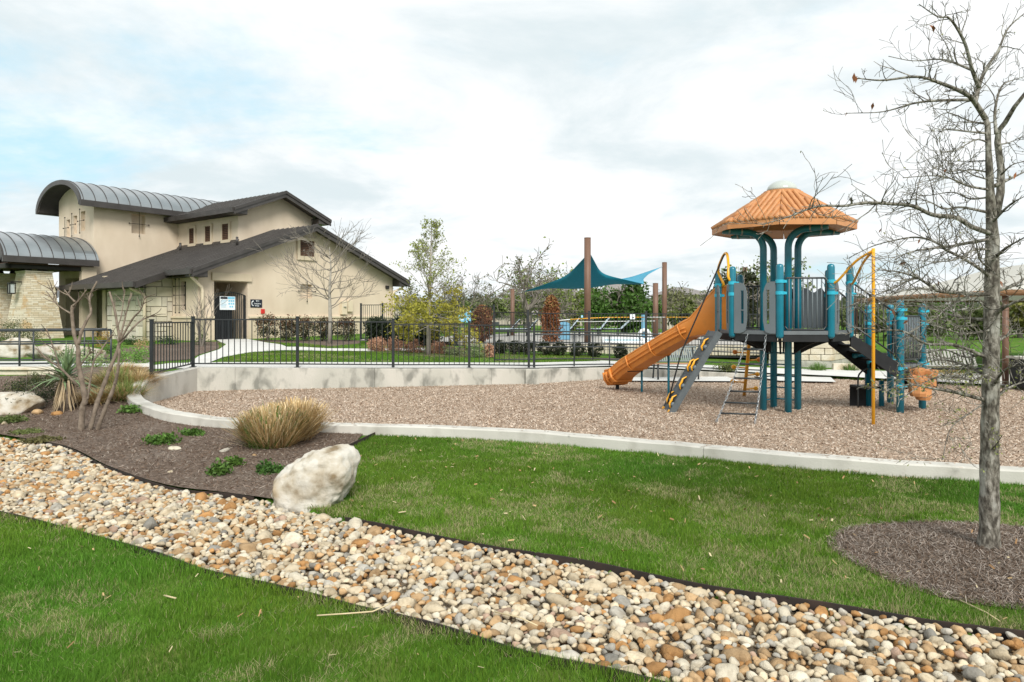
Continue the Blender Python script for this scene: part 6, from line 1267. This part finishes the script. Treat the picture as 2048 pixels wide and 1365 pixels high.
def leafy(px, py, w, h, label, col_=(.085, .17, .03), n=420, size=.05, D=None):
    p = PH(px, py); k = p.y/F; return shrub('ground_plant', p, (w*k/2, w*k/2*.7, h*k/2*1.1), n, col_, label, size, .6, None, nc=26, cat='plant', stem=False, flat=True, spread=.26, shell=.3)
for a in ((320, 890, 78, 26, 'leafy bright green plant in the open bark bed'), (385, 872, 50, 16, 'small green plant right of the larger leafy one'), (268, 826, 62, 18, 'feathery green plant under the kerb bend', (.13, .24, .05)), (440, 952, 46, 30, 'ragged green plant left of the boulder', (.08, .15, .03)), (468, 935, 36, 26, 'upright green sprig below the straw clump', (.09, .17, .03)), (537, 950, 56, 28, 'green nettle-like plant touching the white boulder', (.075, .16, .035)), (20, 846, 70, 18, 'wispy green weed by the flat boulder', (.12, .16, .05)), (50, 868, 60, 10, 'flat green weed at the edge of the river stones', (.15, .18, .06)), (85, 884, 70, 10, 'brownish low weed beside the river stones', (.14, .13, .05)), (185, 735, 76, 44, 'pale green mound behind the yucca', (.24, .32, .13)), (240, 726, 70, 46, 'bright green mound left of the fence end', (.16, .29, .06)), (280, 728, 50, 40, 'green mound touching the fence end panel', (.15, .28, .06)), (130, 728, 60, 34, 'grey-green mound left of the yucca blades', (.20, .25, .12)), (282, 700, 40, 30, 'dry tan tuft below the ashlar wall', (.42, .32, .16)), (225, 708, 44, 26, 'low green plant at the garden bed edge', (.11, .20, .05)), (265, 690, 50, 20, 'dark green plant at the foot of the ashlar wall', (.04, .08, .02)), (335, 690, 50, 26, 'dark green shrub behind the fence end panel', (.035, .07, .02)), (205, 695, 50, 44, 'golden bronze shrub by the entrance', (.36, .22, .06)), (402, 690, 34, 30, 'round clipped green ball under the small bare tree', (.04, .08, .02)), (905, 712, 44, 26, 'grey-green grassy mound at the terrace lawn edge', (.17, .21, .10)), (948, 716, 60, 32, 'wide grey-green grassy mound before the pool fence', (.16, .22, .09)), (1450, 742, 50, 20, 'green mound beyond the bench walk', (.13, .16, .05)), (1900, 760, 90, 40, 'straw-coloured plants behind the pale bench', (.36, .27, .12))):
    leafy(*a[:5], *(a[5:6] or ()), n=760 if a[2] > 40 else 360)
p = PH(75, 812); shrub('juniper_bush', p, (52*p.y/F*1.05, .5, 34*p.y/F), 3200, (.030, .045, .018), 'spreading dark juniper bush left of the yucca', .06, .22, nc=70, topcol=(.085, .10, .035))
b = PH(30, 690); shrub('hedge', (PF(22, 25), 25, .52), (1.1, .6, .58), 4200, (.11, .13, .05), 'clipped pale green hedge before the ledgestone pier', .05, .5, nc=80)
# spiky grass by the planter
for px, lb in ((1636, 'green iris-like tuft before the planter corner'), (1700, 'green iris-like tuft by the low garden wall')): spike_clump('iris_tuft', (PF(px, 21.7), 21.7, .05), 300, .42, .38, [(.10, .20, .04), (.15, .25, .06)], lb, .02, 'plant', 'leaf', px, .3, .6)
# yucca
yb = PH(132, 822); yr = thing('yucca', yb, 'trunked yucca with grey-green blades and a skirt of dead leaves', 'yucca'); R = random.Random(9); MB().tube([yb-Z3*.05, yb+Z3*.5], [.12, .10], 8).build('trunk', K['bark_b'], yr, True); hd = yb+Z3*.62
def sword(root, p, d, L, w, m, bend):
    d = Vector(d).normalized(); s = d.cross(Z3); s = s.normalized() if s.length > .01 else Vector((1, 0, 0)); up = s.cross(d); q = lambda t, k: p + d*L*t - Z3*bend*L*t*t + s*k
    mb = MB(); ts = (0, .25, .6, 1); ws = (w*.7, w, w*.75, .002); vs_ = []
    for t, k in zip(ts, ws): vs_ += [q(t, -k/2), q(t, 0)-up*k*.18, q(t, k/2)]
    mb.add(vs_, [(3*i+k, 3*i+k+1, 3*i+4+k, 3*i+3+k) for i in range(3) for k in (0, 1)]); mb.build('blade', m, root, True)
K['yucca_a'] = mat('yucca_green', [(.10,.17,.075), (.20,.27,.13)], 5, .5); K['yucca_b'] = mat('yucca_dead', [(.36,.26,.15), (.48,.38,.25)], 9, .85)
for k in range(64):
    a = R.uniform(0, 6.28); e = R.uniform(-.25, 1.5); sword(yr, hd+Vector((R.uniform(-.05, .05), R.uniform(-.05, .05), R.uniform(-.12, .1))), (math.cos(a)*math.cos(e), math.sin(a)*math.cos(e), math.sin(e)), R.uniform(.5, .8), R.uniform(.035, .055), K['yucca_a'], .12 if e > .3 else .3)
for k in range(90):
    a = R.uniform(0, 6.28); sword(yr, yb+Z3*R.uniform(.25, .62)+Vector((math.cos(a)*.1, math.sin(a)*.1, 0)), (math.cos(a)*.32, math.sin(a)*.32, -1), R.uniform(.22, .5), .025, K['yucca_b'], -.05)
# --- brown conifers by the pool
def cone_tree(px, D, zb, top, wpx, label, cols, n=3200, round_=False):
    x = PF(px, D); zt = W(0, top, D).z; h = zt-zb; r0_ = wpx/F*D/2; root = thing('browned_conifer', (x, D, zb), label, 'tree'); t = nr.random(n)**.8; a = nr.uniform(0, 6.283, n); lob = 1+.22*np.sin(a*3+t*9)+.15*np.sin(a*7+t*17)
    prof_ = np.sqrt(np.clip(1-(2*t-1)**2, 0, 1)) if round_ else (.75+.5*t)*(1-t)**.45*1.05; rr = r0_*prof_*lob*np.sqrt(nr.uniform(.3, 1, n))*nr.uniform(.75, 1.3, n); P = np.stack([x+np.cos(a)*rr, D+np.sin(a)*rr, zb+.05+t*h*.97], 1); C = varcol(cols, n, nr, None, .45); gm = nr.random(n) < np.clip(t-.55, 0, 1)*.7; C[gm] = varcol((.36, .26, .10), gm.sum(), nr)
    leafmesh('foliage', P, .13, .3, C, K['needle'], nr, .9, root); MB().tube([(x, D, zb-.1), (x, D, zb+h*.7)], [.06, .02], 6).build('trunk', K['bark_d'], root)
cone_tree(1102, 26.9, PD, 592, 42, 'rust-brown upright conifer beside the light blue bin', (.23, .095, .045)); cone_tree(964, 27.6, PD, 612, 42, 'rounded rust-brown conifer behind the tall fence panel', (.22, .10, .055), 2600, True)
# --- trees beyond the pool
def far_oak(px, D, top, wpx, label, seed, leaf=None, n=2600, lean=0.0, trunk=.22, kids=5, lsize=.28, m='bark_d', crown_z=.62, name='live_oak'):
    R = random.Random(seed); x = PF(px, D); b = Vector((x, D, .4)); zt = W(0, top, D).z; Ht = zt-b.z; Wd = wpx/F*D/2; root = thing(name, b, label, 'tree'); fk = b + Z3*Ht*.38 + Vector((lean*Ht*.4, 0, 0)); MB().tube([b-Z3*.2, b.lerp(fk, .5)+Vector((R.uniform(-.15, .15), 0, 0)), fk], [trunk, trunk*.8, trunk*.7], 8).build('trunk', K[m], root, True); mb = MB(); ends = []
    for k in range(kids+2):
        a = 6.28*k/(kids+2)+R.uniform(-.4, .4); branch(mb, fk-Z3*R.uniform(0, .15)*Ht, (math.cos(a)*Wd/Ht*1.9, math.sin(a)*Wd/Ht*1.9, R.uniform(.5, 1.3)), Ht*(.48 if crown_z == 0 else .40), trunk*.46, 3, R, 4 if crown_z == 0 else 3, .34, .04, 5, ends, .017, .66, .8)
    mb.build('branches', K[m], root, kind='stuff', fix=False)
    if leaf is not None:
        E = np.array(ends); 
        if crown_z: P, kk = clumps(n, 30, (x+lean*Ht*.4, D, b.z+Ht*crown_z), (Wd, Wd*.8, Ht*(1-crown_z)), nr, .15, .35); C = varcol(leaf, n, nr, kk, .3, .35)
        else: kk = nr.integers(0, len(E), n); P = E[kk] + np.clip(nr.normal(0, .2, (n, 3)), -.4, .4); C = varcol(leaf, n, nr, None, .4)
        leafmesh('crown', P, lsize, .55, C, K['leaf'], nr, parent=root)
    return root
far_oak(1250, 52, 560, 150, 'dense rounded green oak right of the tallest brown post', 1, (.060, .125, .022), 6500, trunk=.3, lsize=.30, crown_z=.5)
far_oak(1050, 46, 512, 130, 'gnarled mostly bare oak leaning behind the short brown post', 2, (.15, .18, .06), 700, .12, .26, 6, .2, 'bark_d', 0)
far_oak(1090, 56, 545, 130, 'sparse spring-green oak behind the brown conifer', 3, (.19, .25, .06), 1800, 0, .22, 5, .26, 'bark_d', 0)
far_oak(925, 60, 553, 120, 'leafless twisted oak right of the yellow-leaved tree', 4, (.15, .17, .08), 300, 0, .2, 6, .22, 'bark_d', 0)
far_oak(980, 70, 590, 110, 'olive oak clump low behind the pool gate', 5, (.13, .17, .055), 3200, 0, .2, 4, .34)
far_oak(1135, 60, 570, 90, 'drooping yellow-green oak left of the tallest brown post', 6, (.19, .25, .05), 3200, 0, .2, 4, .3, crown_z=.48)
far_oak(1030, 62, 592, 70, 'small olive tree behind the short brown post', 15, (.15, .19, .06), 1800, 0, .15, 4, .28)
far_oak(1355, 58, 568, 100, 'greyish half-bare oak behind the sail posts', 7, (.17, .18, .08), 1500, 0, .2, 5, .25, 'bark_d', 0)
far_oak(1375, 50, 598, 90, 'low olive oak left of the slide hood', 8, (.16, .19, .06), 2600, 0, .16, 4, .26)
far_oak(1470, 34, 540, 110, 'dark broad-leaved magnolia behind the climbing rope', 9, (.045, .055, .022), 3600, 0, .14, 4, .26, crown_z=.42, name='magnolia')
far_oak(1520, 46, 520, 110, 'light green tree rising behind the roof posts', 10, (.17, .22, .06), 1700, 0, .18, 5, .24, 'bark_d', 0)
far_oak(1000, 95, 586, 200, 'grey wooded clump far behind the pool gate', 11, (.12, .13, .08), 2600, 0, .2, 4, .5)
far_oak(800, 70, 575, 110, 'half-bare oak at the right end of the clubhouse', 12, (.14, .16, .07), 1200, 0, .2, 5, .26, 'bark_d', 0)
far_oak(1770, 60, 545, 150, 'bare-crowned oak rising behind the beige canopy', 13, None, 0, 0, .2, 5)
for k, (px, D, top, w, cc, lb) in enumerate(((1820, 40, 600, 150, (.12, .16, .05), 'olive oak under the canopy edge behind the lower play deck'), (1880, 48, 592, 150, (.075, .14, .03), 'green oak under the canopy behind the pale bench'), (1960, 42, 600, 140, (.14, .17, .06), 'olive oak behind the bare trunk'), (2040, 45, 596, 150, (.20, .20, .05), 'yellow-green oak right of the canopy post'), (1740, 46, 604, 120, (.13, .16, .06), 'grey-green oak behind the yellow fire pole'), (1650, 55, 596, 120, (.14, .17, .07), 'olive oak behind the play deck bars'), (30, 70, 560, 90, (.13, .14, .08), 'grey oak seen under the porch roof'), (1430, 64, 580, 90, (.14, .17, .07), 'olive oak behind the magnolia'), (1190, 66, 575, 90, (.12, .15, .06), 'olive oak behind the tallest brown post'))):
    far_oak(px, D, top, w, lb, 60+k, cc, 2600, 0, .18, 4, .28, crown_z=.5)
# a distant mass of woods along the skyline
n = 26000; wx = nr.uniform(-150, 150, n); wy = nr.uniform(110, 150, n); hgt_ = (1.6 + 3.4*fbm(wx, wy, .09))*np.sqrt(nr.random(n)); leafmesh('distant_woods', np.stack([wx, wy, .6+hgt_], 1), 1.1, .6, varcol((.10, .115, .065), n, nr, None, .35), K['leaf'], nr); tag(bpy.data.objects['distant_woods'], 'grey-green woods along the skyline', 'woods', kind='stuff')
for o in bpy.data.objects:
    if 'abs_loc' in o: del o['abs_loc']
